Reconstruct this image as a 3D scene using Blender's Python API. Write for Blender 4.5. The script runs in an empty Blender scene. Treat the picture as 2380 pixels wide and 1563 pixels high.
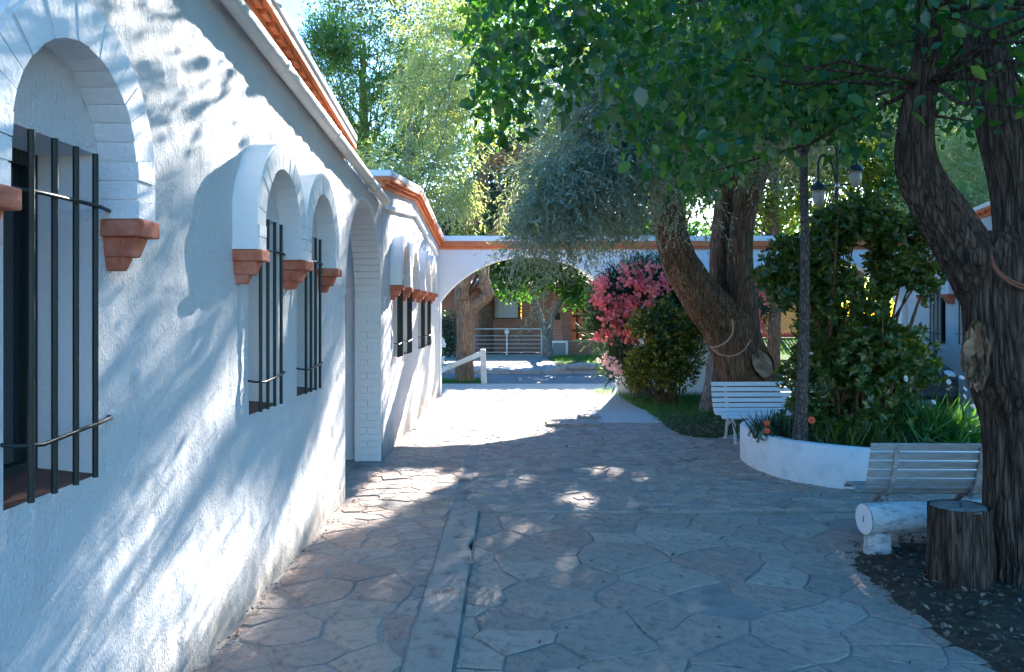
import bpy, math, random
import numpy as np
from mathutils import Vector, Matrix, geometry
random.seed(7); rng = np.random.default_rng(7)
scene = bpy.context.scene
C = scene.collection
R = math.radians

# ------------------------------------------------------------------ camera, sky, sun, exposure
F, CX, HY, H = 1900.0, 1190.0, 727.0, 1.7           # focal length, centre and horizon in a 2380 x 1563 frame; eye height
cam = bpy.data.cameras.new('camera'); camo = bpy.data.objects.new('camera', cam); C.objects.link(camo)
camo.location = (0, 0, H); camo.rotation_euler = (R(90), 0, 0)
cam.sensor_width = 36; cam.lens = 36*F/2380; cam.shift_y = -(781.5-HY)/2380; cam.clip_end = 800; cam.clip_start = .05
scene.camera = camo
SX, SZ = .22, .42                                   # sideways and downward run of the light per metre towards the camera
SUN = Vector((-SX, -1, -SZ)).normalized()      # direction the light travels
world = bpy.data.worlds.new('World'); scene.world = world; world.use_nodes = True
wn = world.node_tree
sky = wn.nodes.new('ShaderNodeTexSky'); sky.sky_type = 'NISHITA'; sky.sun_disc = False
sky.sun_elevation = math.asin(-SUN.z); sky.sun_rotation = math.atan2(-SUN.x, -SUN.y)
sky.air_density = 1.0; sky.dust_density = 0.3; sky.ozone_density = 1.2
hs_ = wn.nodes.new('ShaderNodeHueSaturation'); hs_.inputs['Saturation'].default_value = 1.5   # clear, deep blue summer sky
wn.links.new(sky.outputs[0], hs_.inputs['Color']); wn.links.new(hs_.outputs[0], wn.nodes['Background'].inputs[0]); wn.nodes['Background'].inputs[1].default_value = 0.065
sl = bpy.data.lights.new('sun', 'SUN'); sl.energy = 5.0; sl.angle = R(.42); sl.color = (1.0, .83, .6)
so = bpy.data.objects.new('sun', sl); C.objects.link(so); so.rotation_euler = SUN.to_track_quat('-Z', 'Y').to_euler(); so.location = (6, 30, 14)
scene.view_settings.view_transform = 'Standard'; scene.view_settings.look = 'None'
scene.view_settings.exposure = 3.15; scene.view_settings.gamma = 1
scene.view_settings.use_white_balance = True; scene.view_settings.white_balance_temperature = 5320; scene.view_settings.white_balance_tint = 13
scene.cycles.max_bounces = 8; scene.cycles.diffuse_bounces = 5; scene.cycles.transmission_bounces = 6
scene.cycles.use_denoising = True

# ------------------------------------------------------------------ helpers
def P(px, py, Y): return Vector(((px-CX)/F*Y, Y, H-(py-HY)/F*Y))
def PG(px, py, z=0):                                 # pixel on the ground
    Y = (H-z)*F/(py-HY); return Vector(((px-CX)/F*Y, Y, z))
ORG = {}
def org(o): return ORG.get(o.name, Vector((0, 0, 0))) if o else Vector((0, 0, 0))
def tag(o, label=None, cat=None, group=None, kind=None):
    if label: o['label'] = label
    if cat: o['category'] = cat
    if group: o['group'] = group
    if kind: o['kind'] = kind
    return o
def thing(name, label, cat, loc, group=None):
    o = bpy.data.objects.new(name, None); C.objects.link(o); o.location = loc; o.empty_display_size = .2
    ORG[o.name] = Vector(loc); return tag(o, label, cat, group)
def mesh_obj(name, me, mat, parent=None, smooth=False):
    o = bpy.data.objects.new(name, me); C.objects.link(o)
    if mat and not me.materials: me.materials.append(mat)
    if parent: o.parent = parent; ORG[o.name] = org(parent)
    if smooth: me.polygons.foreach_set('use_smooth', [True]*len(me.polygons))
    return o
def put(name, me, mat, parent, loc, rot=None, scale=None):
    """a small piece with a shared mesh, placed at a world position"""
    o = bpy.data.objects.new(name, me); C.objects.link(o)
    if mat and not me.materials: me.materials.append(mat)
    o.parent = parent; o.location = Vector(loc)-org(parent)
    if rot: o.rotation_euler = rot
    if scale: o.scale = scale
    return o
class MB:
    def __init__(s): s.v = []; s.f = []
    def add(s, vs, fs):
        n = len(s.v); s.v += [tuple(v) for v in vs]; s.f += [tuple(i+n for i in f) for f in fs]; return s
    def box(s, x0, x1, y0, y1, z0, z1):
        return s.hexa([(x0,y0,z0),(x1,y0,z0),(x1,y1,z0),(x0,y1,z0),(x0,y0,z1),(x1,y0,z1),(x1,y1,z1),(x0,y1,z1)])
    def hexa(s, p): return s.add(p, [(3,2,1,0),(4,5,6,7),(0,1,5,4),(1,2,6,5),(2,3,7,6),(3,0,4,7)])
    def extrude(s, loop, vec):
        n = len(loop); vec = Vector(vec); a = [Vector(p) for p in loop]
        return s.add(a+[p+vec for p in a], [tuple(range(n-1,-1,-1)), tuple(range(n,2*n))]+[(i,(i+1)%n,n+(i+1)%n,n+i) for i in range(n)])
    def bar(s, a, b, w, h, up=(0,0,1)):
        a = Vector(a); b = Vector(b); d = (b-a).normalized(); up = Vector(up)
        x = d.cross(up)
        if x.length < 1e-4: x = d.cross(Vector((1,0,0)))
        x.normalize(); z = x.cross(d); x = x*w/2; z = z*h/2
        return s.hexa([a-x-z, a+x-z, b+x-z, b-x-z, a-x+z, a+x+z, b+x+z, b-x+z])
    def tube(s, pts, rad, seg=8, cap=True):
        pts = [Vector(p) for p in pts]; n = len(pts)
        if not hasattr(rad, '__len__'): rad = [rad]*n
        t = (pts[1]-pts[0]).normalized(); u = t.cross(Vector((0,0,1)))
        if u.length < .05: u = t.cross(Vector((1,0,0)))
        u.normalize(); b = len(s.v); vs = []; fs = []
        for i in range(n):
            t = (pts[min(i+1,n-1)]-pts[max(i-1,0)]).normalized(); u = (u-t*u.dot(t)).normalized(); w = t.cross(u)
            for k in range(seg):
                a = 2*math.pi*k/seg; vs.append(pts[i]+(u*math.cos(a)+w*math.sin(a))*rad[i])
        for i in range(n-1):
            for k in range(seg): fs.append((i*seg+k, i*seg+(k+1)%seg, (i+1)*seg+(k+1)%seg, (i+1)*seg+k))
        if cap: fs += [tuple(range(seg-1,-1,-1)), tuple(range((n-1)*seg, n*seg))]
        return s.add(vs, fs)
    def lathe(s, c, prof, seg=20, axis='z'):
        vs = []; fs = []; n = len(prof); c = Vector(c)
        for r, z in prof:
            for k in range(seg):
                a = 2*math.pi*k/seg; q = (r*math.cos(a), r*math.sin(a), z)
                if axis == 'y': q = (q[0], q[2], q[1])
                if axis == 'x': q = (q[2], q[0], q[1])
                vs.append(c+Vector(q))
        for i in range(n-1):
            for k in range(seg): fs.append((i*seg+k, i*seg+(k+1)%seg, (i+1)*seg+(k+1)%seg, (i+1)*seg+k))
        fs += [tuple(range(seg-1,-1,-1)), tuple(range((n-1)*seg, n*seg))]
        return s.add(vs, fs)
    def mesh(s, name, off=Vector((0,0,0))):
        me = bpy.data.meshes.new(name); me.from_pydata([tuple(Vector(v)-off) for v in s.v], [], s.f); me.update(); return me
    def build(s, name, mat, parent=None, smooth=False, bevel=0, segs=2):
        o = mesh_obj(name, s.mesh(name, org(parent)), mat, parent, smooth)
        if bevel:
            m = o.modifiers.new('bevel', 'BEVEL'); m.width = bevel; m.segments = segs; m.limit_method = 'ANGLE'
        return o
def np_mesh(name, V, Fa):
    """V (n,3), Fa (m,k) equal-size faces"""
    me = bpy.data.meshes.new(name); m, k = Fa.shape
    me.vertices.add(len(V)); me.vertices.foreach_set('co', V.astype(np.float32).ravel())
    me.loops.add(m*k); me.loops.foreach_set('vertex_index', Fa.astype(np.int32).ravel())
    me.polygons.add(m); me.polygons.foreach_set('loop_start', np.arange(0, m*k, k, dtype=np.int32))
    me.update(calc_edges=True); return me
# value noise
_tab = np.random.default_rng(3).random((64, 64, 64))
def vn(x, y, z=0.):
    x, y, z = np.broadcast_arrays(np.asarray(x, float), np.asarray(y, float), np.asarray(z, float))
    i, j, k = np.floor(x).astype(int), np.floor(y).astype(int), np.floor(z).astype(int)
    a, b, c = x-i, y-j, z-k; a, b, c = a*a*(3-2*a), b*b*(3-2*b), c*c*(3-2*c); T = lambda p, q, r: _tab[p & 63, q & 63, r & 63]
    l = lambda u, v, t: u+(v-u)*t
    return l(l(l(T(i,j,k),T(i+1,j,k),a), l(T(i,j+1,k),T(i+1,j+1,k),a), b), l(l(T(i,j,k+1),T(i+1,j,k+1),a), l(T(i,j+1,k+1),T(i+1,j+1,k+1),a), b), c)
def fbm(x, y, z=0., o=3): return sum(vn(x*2**i+17*i, y*2**i, z*2**i)*.5**i for i in range(o))/sum(.5**i for i in range(o))
def inpoly(x, y, poly):
    x = np.asarray(x, float); y = np.asarray(y, float); r = np.zeros(x.shape, bool); n = len(poly)
    for i in range(n):
        x0, y0 = poly[i][0], poly[i][1]; x1, y1 = poly[(i+1) % n][0], poly[(i+1) % n][1]
        if y0 == y1: continue
        r ^= ((y0 > y) != (y1 > y)) & (x < (x1-x0)*(y-y0)/(y1-y0)+x0)
    return r

# ------------------------------------------------------------------ materials
def nodes_of(name):
    m = bpy.data.materials.new(name); m.use_nodes = True; n = m.node_tree.nodes; return m, n, m.node_tree.links, n['Principled BSDF']
def ramp(n, stops):
    r = n.new('ShaderNodeValToRGB'); e = r.color_ramp.elements
    while len(e) < len(stops): e.new(.5)
    for el, (p, c) in zip(e, stops): el.position = p; el.color = (*c, 1)
    return r
def pm(name, c1, c2=None, scale=4., rough=.8, bump=0., bscale=40., stretch=(1,1,1), spec=.3, metal=0., dist=.02, detail=6., c3=None, b2=None):
    m, n, l, b = nodes_of(name)
    tc = n.new('ShaderNodeTexCoord'); mp = n.new('ShaderNodeMapping'); mp.inputs['Scale'].default_value = stretch
    l.new(tc.outputs['Object'], mp.inputs['Vector'])
    b.inputs['Roughness'].default_value = rough; b.inputs['Specular IOR Level'].default_value = spec; b.inputs['Metallic'].default_value = metal
    if c2:
        t = n.new('ShaderNodeTexNoise'); t.inputs['Scale'].default_value = scale; t.inputs['Detail'].default_value = detail; t.inputs['Roughness'].default_value = .65
        l.new(mp.outputs[0], t.inputs['Vector'])
        st = [(.3, c1), (.7, c2)] if not c3 else [(.28, c1), (.5, c2), (.72, c3)]
        r = ramp(n, st); l.new(t.outputs['Fac'], r.inputs[0]); l.new(r.outputs[0], b.inputs['Base Color'])
    else: b.inputs['Base Color'].default_value = (*c1, 1)
    if bump:
        t2 = n.new('ShaderNodeTexNoise'); t2.inputs['Scale'].default_value = bscale; t2.inputs['Detail'].default_value = 8; t2.inputs['Roughness'].default_value = .6
        l.new(mp.outputs[0], t2.inputs['Vector'])
        bp = n.new('ShaderNodeBump'); bp.inputs['Strength'].default_value = bump; bp.inputs['Distance'].default_value = dist
        l.new(t2.outputs['Fac'], bp.inputs['Height']); l.new(bp.outputs[0], b.inputs['Normal'])
        if b2:
            t3 = n.new('ShaderNodeTexNoise'); t3.inputs['Scale'].default_value = b2[0]; t3.inputs['Detail'].default_value = 4
            l.new(mp.outputs[0], t3.inputs['Vector'])
            bq = n.new('ShaderNodeBump'); bq.inputs['Strength'].default_value = b2[1]; bq.inputs['Distance'].default_value = b2[2]
            l.new(t3.outputs['Fac'], bq.inputs['Height']); l.new(bq.outputs[0], bp.inputs['Normal'])
    return m
def leafm(name, cols, trans=.4, tint=(1.3,1.25,.5), rough=.45, gloss=.05):
    m, n, l, b = nodes_of(name); n.remove(b); out = n['Material Output']
    g = n.new('ShaderNodeNewGeometry'); oi = n.new('ShaderNodeObjectInfo')
    ad = n.new('ShaderNodeMath'); ad.operation = 'ADD'; fr = n.new('ShaderNodeMath'); fr.operation = 'FRACT'
    l.new(g.outputs['Random Per Island'], ad.inputs[0]); l.new(oi.outputs['Random'], ad.inputs[1]); l.new(ad.outputs[0], fr.inputs[0])
    r = ramp(n, [(i/(len(cols)-1), c) for i, c in enumerate(cols)]); l.new(fr.outputs[0], r.inputs[0])
    d = n.new('ShaderNodeBsdfDiffuse'); t = n.new('ShaderNodeBsdfTranslucent'); gl = n.new('ShaderNodeBsdfGlossy'); gl.inputs['Roughness'].default_value = rough
    mu = n.new('ShaderNodeMix'); mu.data_type = 'RGBA'; mu.blend_type = 'MULTIPLY'; mu.inputs[0].default_value = 1; mu.inputs[7].default_value = (*tint, 1)
    l.new(r.outputs[0], mu.inputs[6]); l.new(r.outputs[0], d.inputs[0]); l.new(mu.outputs[2], t.inputs[0])
    m1 = n.new('ShaderNodeMixShader'); m1.inputs[0].default_value = trans; l.new(d.outputs[0], m1.inputs[1]); l.new(t.outputs[0], m1.inputs[2])
    m2 = n.new('ShaderNodeMixShader'); m2.inputs[0].default_value = gloss; l.new(m1.outputs[0], m2.inputs[1]); l.new(gl.outputs[0], m2.inputs[2])
    l.new(m2.outputs[0], out.inputs[0]); return m
def stonem(name, cols, nscale=9.):
    m, n, l, b = nodes_of(name)
    g = n.new('ShaderNodeNewGeometry'); oi = n.new('ShaderNodeObjectInfo'); tc = n.new('ShaderNodeTexCoord')
    ad = n.new('ShaderNodeMath'); ad.operation = 'ADD'; fr = n.new('ShaderNodeMath'); fr.operation = 'FRACT'
    l.new(g.outputs['Random Per Island'], ad.inputs[0]); l.new(oi.outputs['Random'], ad.inputs[1]); l.new(ad.outputs[0], fr.inputs[0])
    r = ramp(n, [(i/(len(cols)-1), c) for i, c in enumerate(cols)]); l.new(fr.outputs[0], r.inputs[0])
    t = n.new('ShaderNodeTexNoise'); t.inputs['Scale'].default_value = nscale*1.4; t.inputs['Detail'].default_value = 12; t.inputs['Roughness'].default_value = .7
    l.new(tc.outputs['Object'], t.inputs['Vector'])
    r2 = ramp(n, [(.28, (.42,.42,.43)), (.48, (.95,.95,.95)), (.62, (1.05,1.04,1.03)), (.78, (1.5,1.48,1.45))]); l.new(t.outputs['Fac'], r2.inputs[0])
    mu = n.new('ShaderNodeMix'); mu.data_type = 'RGBA'; mu.blend_type = 'MULTIPLY'; mu.inputs[0].default_value = 1
    l.new(r.outputs[0], mu.inputs[6]); l.new(r2.outputs[0], mu.inputs[7]); l.new(mu.outputs[2], b.inputs['Base Color'])
    b.inputs['Roughness'].default_value = .75; b.inputs['Specular IOR Level'].default_value = .35
    t2 = n.new('ShaderNodeTexNoise'); t2.inputs['Scale'].default_value = 14; t2.inputs['Detail'].default_value = 10; t2.inputs['Roughness'].default_value = .62
    l.new(tc.outputs['Object'], t2.inputs['Vector'])
    bp = n.new('ShaderNodeBump'); bp.inputs['Strength'].default_value = 1.; bp.inputs['Distance'].default_value = .06
    l.new(t2.outputs['Fac'], bp.inputs['Height']); l.new(bp.outputs[0], b.inputs['Normal']); return m
M = {}
M['stucco'] = pm('white_stucco', (.70,.70,.70), (.77,.77,.76), 1.3, .9, .8, 85, (1,1,.6), .15, dist=.035, b2=(26, .5, .035))
def dirty(m, z0=.02, z1=.34):
    n = m.node_tree.nodes; l = m.node_tree.links; b = n['Principled BSDF']; src = b.inputs['Base Color'].links[0].from_socket
    tc = n.new('ShaderNodeTexCoord'); sp = n.new('ShaderNodeSeparateXYZ'); l.new(tc.outputs['Object'], sp.inputs[0])
    no = n.new('ShaderNodeTexNoise'); no.inputs['Scale'].default_value = 5; no.inputs['Detail'].default_value = 8; l.new(tc.outputs['Object'], no.inputs['Vector'])
    ma = n.new('ShaderNodeMath'); ma.operation = 'MULTIPLY_ADD'; ma.inputs[1].default_value = -.5; l.new(no.outputs['Fac'], ma.inputs[0]); l.new(sp.outputs['Z'], ma.inputs[2])
    mr = n.new('ShaderNodeMapRange'); mr.inputs['From Min'].default_value = z0-.22; mr.inputs['From Max'].default_value = z1-.22; mr.inputs['To Min'].default_value = .75; mr.inputs['To Max'].default_value = 0; l.new(ma.outputs[0], mr.inputs['Value'])
    st = n.new('ShaderNodeTexNoise'); st.inputs['Scale'].default_value = 1.6; st.inputs['Detail'].default_value = 9; st.inputs['Roughness'].default_value = .75
    mp = n.new('ShaderNodeMapping'); mp.inputs['Scale'].default_value = (3,3,.5); l.new(tc.outputs['Object'], mp.inputs['Vector']); l.new(mp.outputs[0], st.inputs['Vector'])
    r = ramp(n, [(.55, (0,0,0)), (.8, (.28,.28,.28))]); l.new(st.outputs['Fac'], r.inputs[0])
    ad = n.new('ShaderNodeMath'); ad.operation = 'MAXIMUM'; l.new(mr.outputs[0], ad.inputs[0]); l.new(r.outputs[0], ad.inputs[1])
    mx = n.new('ShaderNodeMix'); mx.data_type = 'RGBA'; l.new(ad.outputs[0], mx.inputs[0]); l.new(src, mx.inputs[6]); mx.inputs[7].default_value = (.34,.29,.23,1); l.new(mx.outputs[2], b.inputs['Base Color']); return m
dirty(M['stucco'])
M['plaster'] = pm('white_plaster', (.77,.77,.77), (.83,.83,.82), 3, .85, .25, 30, spec=.15)
M['plaster_old'] = pm('planter_plaster', (.62,.64,.63), (.8,.8,.79), 6, .85, .3, 30, spec=.15, c3=(.83,.83,.82))
M['brickpaint'] = pm('painted_brick', (.74,.74,.74), (.82,.82,.81), 9, .85, .4, 45, spec=.15)
M['terra'] = pm('terracotta_paint', (.33,.10,.06), (.50,.165,.095), 11, .85, .5, 45, spec=.15, c3=(.58,.25,.17))
M['orange'] = pm('orange_paint', (.60,.17,.06), (.70,.23,.09), 6, .75, .25, 40, spec=.2)
M['iron'] = pm('dark_green_iron', (.008,.014,.013), (.014,.024,.02), 20, .45, .15, 60, spec=.4)
M['shutter'] = pm('dark_shutter_wood', (.012,.02,.018), (.02,.03,.026), 8, .6, .2, 40, (1,1,.2))
M['glass'] = pm('dark_window_glass', (.02,.025,.03), None, rough=.08, spec=.5)
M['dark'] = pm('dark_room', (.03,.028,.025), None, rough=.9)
M['sill'] = pm('sill_tile', (.12,.05,.035), (.17,.075,.05), 8, .7, .2, 30)
M['pipe'] = pm('pale_pipe', (.60,.58,.54), (.7,.69,.66), 5, .6, .2, 30)
M['red'] = pm('red_paint', (.45,.035,.03), (.5,.05,.04), 5, .5)
STONE = [(.50,.34,.26), (.40,.325,.27), (.53,.41,.31), (.44,.29,.225), (.49,.40,.33), (.38,.31,.265), (.47,.34,.27)]
M['stone'] = stonem('warm_flagstone', STONE)
M['stone2'] = stonem('grey_flagstone', [(.50,.37,.285), (.38,.315,.26), (.54,.435,.34), (.43,.305,.24), (.52,.43,.345), (.35,.285,.235), (.48,.355,.28), (.41,.34,.28)])
M['mortar'] = pm('joint_mortar', (.13,.11,.09), (.36,.32,.28), 1.4, .95, .5, 60, c3=(.27,.24,.21))
M['joint'] = pm('dark_joint_mortar', (.09,.075,.06), (.32,.28,.24), 2.2, .95, .6, 60, c3=(.2,.17,.14))
M['concrete'] = pm('old_concrete', (.19,.155,.125), (.40,.34,.28), 9, .9, .7, 50, spec=.2, c3=(.36,.32,.28))
M['gravel'] = pm('gravelly_concrete', (.44,.40,.34), (.60,.56,.49), 14, .95, .8, 90, spec=.2, c3=(.52,.47,.4))
M['soil'] = pm('dark_soil', (.05,.035,.024), (.12,.086,.06), 12, .95, .9, 60, spec=.1)
M['earth'] = pm('dry_earth', (.14,.11,.085), (.22,.18,.14), 2, .95, .5, 40, spec=.1)
M['chips'] = leafm('wood_chips', [(.06,.04,.028), (.14,.095,.06), (.2,.15,.1), (.09,.07,.055), (.3,.25,.2)], .05, gloss=.02)
M['asphalt'] = pm('street_asphalt', (.13,.132,.135), (.19,.19,.192), 30, .75, .3, 200, spec=.4)
M['pave_far'] = pm('driveway_slab', (.22,.215,.21), (.3,.29,.28), 4, .85, .2, 40)
M['grassbase'] = pm('lawn_soil', (.03,.06,.012), (.06,.11,.02), 8, .95, .6, 60, spec=.1)
M['grass'] = leafm('grass_blades', [(.045,.125,.012), (.085,.19,.018), (.13,.24,.025)], .4)
M['drygrass'] = leafm('dry_grass', [(.12,.1,.04), (.2,.15,.07), (.06,.09,.02)], .3)
def barkm(name, c1, c2, c3, sc=(8,8,.95)):
    m, n, l, b = nodes_of(name); tc = n.new('ShaderNodeTexCoord'); mp = n.new('ShaderNodeMapping'); mp.inputs['Scale'].default_value = sc
    l.new(tc.outputs['Object'], mp.inputs['Vector'])
    w = n.new('ShaderNodeTexNoise'); w.inputs['Scale'].default_value = 1.1; w.inputs['Detail'].default_value = 4; l.new(mp.outputs[0], w.inputs['Vector'])
    mx = n.new('ShaderNodeMix'); mx.data_type = 'RGBA'; mx.inputs[0].default_value = .45; l.new(mp.outputs[0], mx.inputs[6]); l.new(w.outputs['Color'], mx.inputs[7])
    v = n.new('ShaderNodeTexVoronoi'); v.feature = 'DISTANCE_TO_EDGE'; v.inputs['Scale'].default_value = 6.5; l.new(mx.outputs[2], v.inputs['Vector'])
    cr = ramp(n, [(0, (.3,.3,.3)), (.14, (.72,.72,.72)), (.4, (1,1,1))]); l.new(v.outputs['Distance'], cr.inputs[0])
    t = n.new('ShaderNodeTexNoise'); t.inputs['Scale'].default_value = 3.2; t.inputs['Detail'].default_value = 10; t.inputs['Roughness'].default_value = .7; l.new(mp.outputs[0], t.inputs['Vector'])
    r = ramp(n, [(.28, c1), (.5, c2), (.72, c3)]); l.new(t.outputs['Fac'], r.inputs[0])
    mu = n.new('ShaderNodeMix'); mu.data_type = 'RGBA'; mu.blend_type = 'MULTIPLY'; mu.inputs[0].default_value = .8; l.new(r.outputs[0], mu.inputs[6]); l.new(cr.outputs[0], mu.inputs[7]); l.new(mu.outputs[2], b.inputs['Base Color'])
    b.inputs['Roughness'].default_value = .95; b.inputs['Specular IOR Level'].default_value = .1
    b1 = n.new('ShaderNodeBump'); b1.inputs['Strength'].default_value = .7; b1.inputs['Distance'].default_value = .03; l.new(t.outputs['Fac'], b1.inputs['Height'])
    b2_ = n.new('ShaderNodeBump'); b2_.inputs['Strength'].default_value = .8; b2_.inputs['Distance'].default_value = .04; l.new(cr.outputs[0], b2_.inputs['Height']); l.new(b1.outputs[0], b2_.inputs['Normal']); l.new(b2_.outputs[0], b.inputs['Normal']); return m
M['bark'] = barkm('dark_bark', (.04,.027,.019), (.115,.08,.058), (.23,.165,.12))
M['bark_brown'] = barkm('brown_bark', (.09,.052,.03), (.24,.145,.085), (.37,.24,.15))
M['bark_tan'] = barkm('tan_bark', (.26,.16,.085), (.44,.28,.165), (.55,.38,.25))
M['bark_pale'] = barkm('pale_bark', (.2,.17,.14), (.33,.29,.25), (.42,.39,.36))
M['bark_grey'] = barkm('smooth_grey_bark', (.12,.10,.085), (.19,.16,.14), (.25,.215,.19), (10,10,4))
M['cutwood'] = pm('cut_wood', (.09,.05,.03), (.26,.15,.08), 9, .9, .7, 40, c3=(.42,.30,.19))
M['greywood'] = pm('grey_end_grain', (.12,.1,.085), (.21,.185,.16), 9, .9, .4, 40, c3=(.16,.14,.12))
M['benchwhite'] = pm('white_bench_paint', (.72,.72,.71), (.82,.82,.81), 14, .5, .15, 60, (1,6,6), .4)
M['benchgrey'] = pm('shaded_bench_paint', (.24,.23,.22), (.42,.41,.39), 9, .6, .3, 60, (1,6,6), .3)  # white slat paint darkened for the shaded back of the bench
M['logwhite'] = pm('flaking_white_log_paint', (.17,.155,.14), (.62,.61,.59), 9, .85, .8, 25, (1,2.5,2.5), .15, c3=(.74,.73,.71))
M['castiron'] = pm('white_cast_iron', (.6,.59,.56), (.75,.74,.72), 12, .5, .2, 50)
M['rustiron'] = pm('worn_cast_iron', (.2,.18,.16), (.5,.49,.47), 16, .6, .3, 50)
M['rope'] = pm('jute_rope', (.35,.25,.17), (.45,.34,.24), 60, .9, .5, 150)
M['redrope'] = pm('rusty_rope', (.17,.06,.04), (.24,.1,.06), 60, .9, .5, 150)
M['mulberry'] = leafm('broad_leaf', [(.015,.046,.012), (.028,.074,.014), (.018,.056,.015), (.055,.115,.014), (.025,.067,.014), (.085,.145,.018)], .5, (2.4,2.7,.5), .35, .05)
M['olive'] = leafm('silver_leaf', [(.20,.235,.17), (.27,.30,.22), (.36,.39,.30), (.23,.27,.18)], .3, (1.3,1.35,.6), .45, .06)
M['olive_sun'] = leafm('silver_leaf_sunlit', [(.26,.31,.15), (.33,.38,.18), (.40,.43,.23), (.30,.35,.17)], .55, (1.35,1.4,.6), .45, .05)  # silver leaf with sunlight put into a brighter, yellower colour
M['pine'] = leafm('pine_green', [(.06,.13,.025), (.09,.18,.03), (.13,.24,.045)], .45, (1.5,1.5,.4))
M['pine_dark'] = leafm('blue_green', [(.05,.085,.05), (.07,.11,.065), (.09,.13,.075)], .4)
M['lime'] = leafm('yellow_green_leaf', [(.13,.2,.02), (.18,.25,.025), (.25,.29,.03), (.15,.23,.03)], .6, (1.6,1.45,.3))
M['midgreen'] = leafm('mid_green_leaf', [(.04,.12,.02), (.06,.16,.025), (.09,.19,.03)], .45, (1.5,1.5,.4))
M['shrub'] = leafm('glossy_shrub_leaf', [(.03,.075,.014), (.06,.115,.018), (.10,.15,.022), (.2,.2,.03)], .38, (1.5,1.5,.4), .4, .06)
M['golden'] = leafm('golden_shrub_leaf', [(.03,.065,.01), (.06,.1,.012), (.12,.15,.012), (.45,.34,.015)], .3)
M['oleander'] = leafm('oleander_leaf', [(.02,.05,.022), (.035,.075,.03), (.05,.09,.04)], .25, gloss=.06)
M['pink'] = leafm('pink_petal', [(.80,.11,.13), (.86,.19,.19), (.88,.34,.32), (.78,.09,.1)], .35, (1.1,.9,.9))
M['palepink'] = leafm('pale_pink_petal', [(.85,.6,.58), (.8,.5,.5)], .35, (1.1,.9,.9))
M['poppy'] = leafm('orange_petal', [(.8,.1,.015), (.75,.07,.01)], .3, (1,1,1))
M['petal_white'] = leafm('white_petal', [(.8,.8,.8), (.75,.76,.8)], .3, (1,1,1))
M['eye'] = pm('flower_eye', (.12,.06,.1), None, rough=.8)
M['stem'] = pm('green_stem', (.05,.09,.03), None, rough=.7)
M['lampiron'] = pm('lamp_iron', (.018,.03,.028), (.03,.045,.04), 20, .45, spec=.4)
M['lampglass'] = pm('frosted_lamp_glass', (.38,.37,.34), None, rough=.3, spec=.5)
M['car_dark'] = pm('dark_grey_car_paint', (.045,.055,.06), None, rough=.25, spec=.6, metal=.3)
M['car_beige'] = pm('beige_car_paint', (.33,.29,.19), None, rough=.3, spec=.6, metal=.2)
M['rubber'] = pm('tyre_rubber', (.02,.02,.02), None, rough=.85)
M['chrome'] = pm('chrome', (.7,.7,.7), None, rough=.2, metal=1)
M['lens'] = pm('headlight_lens', (.55,.62,.68), None, rough=.1, spec=.7)
M['steel'] = pm('galvanised_steel', (.55,.56,.57), (.65,.66,.67), 20, .4, metal=.3)
M['yellowwood'] = pm('varnished_fence_wood', (.62,.28,.06), (.72,.36,.1), 12, .6, .2, 40, (4,4,.5))
M['orangewood'] = pm('orange_post_wood', (.42,.15,.04), (.52,.2,.06), 12, .6, .2, 40, (4,4,.5))
M['creamwood'] = pm('cream_painted_wood', (.66,.60,.48), (.76,.72,.62), 8, .7, .25, 30, (1,1,.5))
M['rooftile'] = pm('roof_tile', (.30,.11,.06), (.42,.18,.11), 4, .8, .4, 12)
M['curtain'] = pm('blue_white_curtain', (.5,.58,.66), (.6,.66,.72), 3, .9, .2, 12, (10,1,.3))
M['greybox'] = pm('grey_metal_cabinet', (.2,.22,.24), (.25,.27,.29), 6, .5)
def ringm(name):
    m, n, l, b = nodes_of(name); tc = n.new('ShaderNodeTexCoord'); w = n.new('ShaderNodeTexWave'); w.wave_type = 'RINGS'; w.rings_direction = 'Z'; w.inputs['Scale'].default_value = 22; w.inputs['Distortion'].default_value = 2.2; w.inputs['Detail'].default_value = 4
    l.new(tc.outputs['Object'], w.inputs['Vector']); no = n.new('ShaderNodeTexNoise'); no.inputs['Scale'].default_value = 14; no.inputs['Detail'].default_value = 8; l.new(tc.outputs['Object'], no.inputs['Vector'])
    mm = n.new('ShaderNodeMath'); mm.operation = 'MULTIPLY_ADD'; mm.inputs[1].default_value = .35; l.new(w.outputs['Fac'], mm.inputs[0]); l.new(no.outputs['Fac'], mm.inputs[2])
    r = ramp(n, [(.4, (.09,.07,.055)), (.65, (.19,.16,.13)), (.95, (.28,.245,.21))]); l.new(mm.outputs[0], r.inputs[0]); l.new(r.outputs[0], b.inputs['Base Color']); b.inputs['Roughness'].default_value = .9
    bp = n.new('ShaderNodeBump'); bp.inputs['Strength'].default_value = .5; bp.inputs['Distance'].default_value = .01; l.new(mm.outputs[0], bp.inputs['Height']); l.new(bp.outputs[0], b.inputs['Normal']); return m
M['rings'] = ringm('stump_end_grain')
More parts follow.
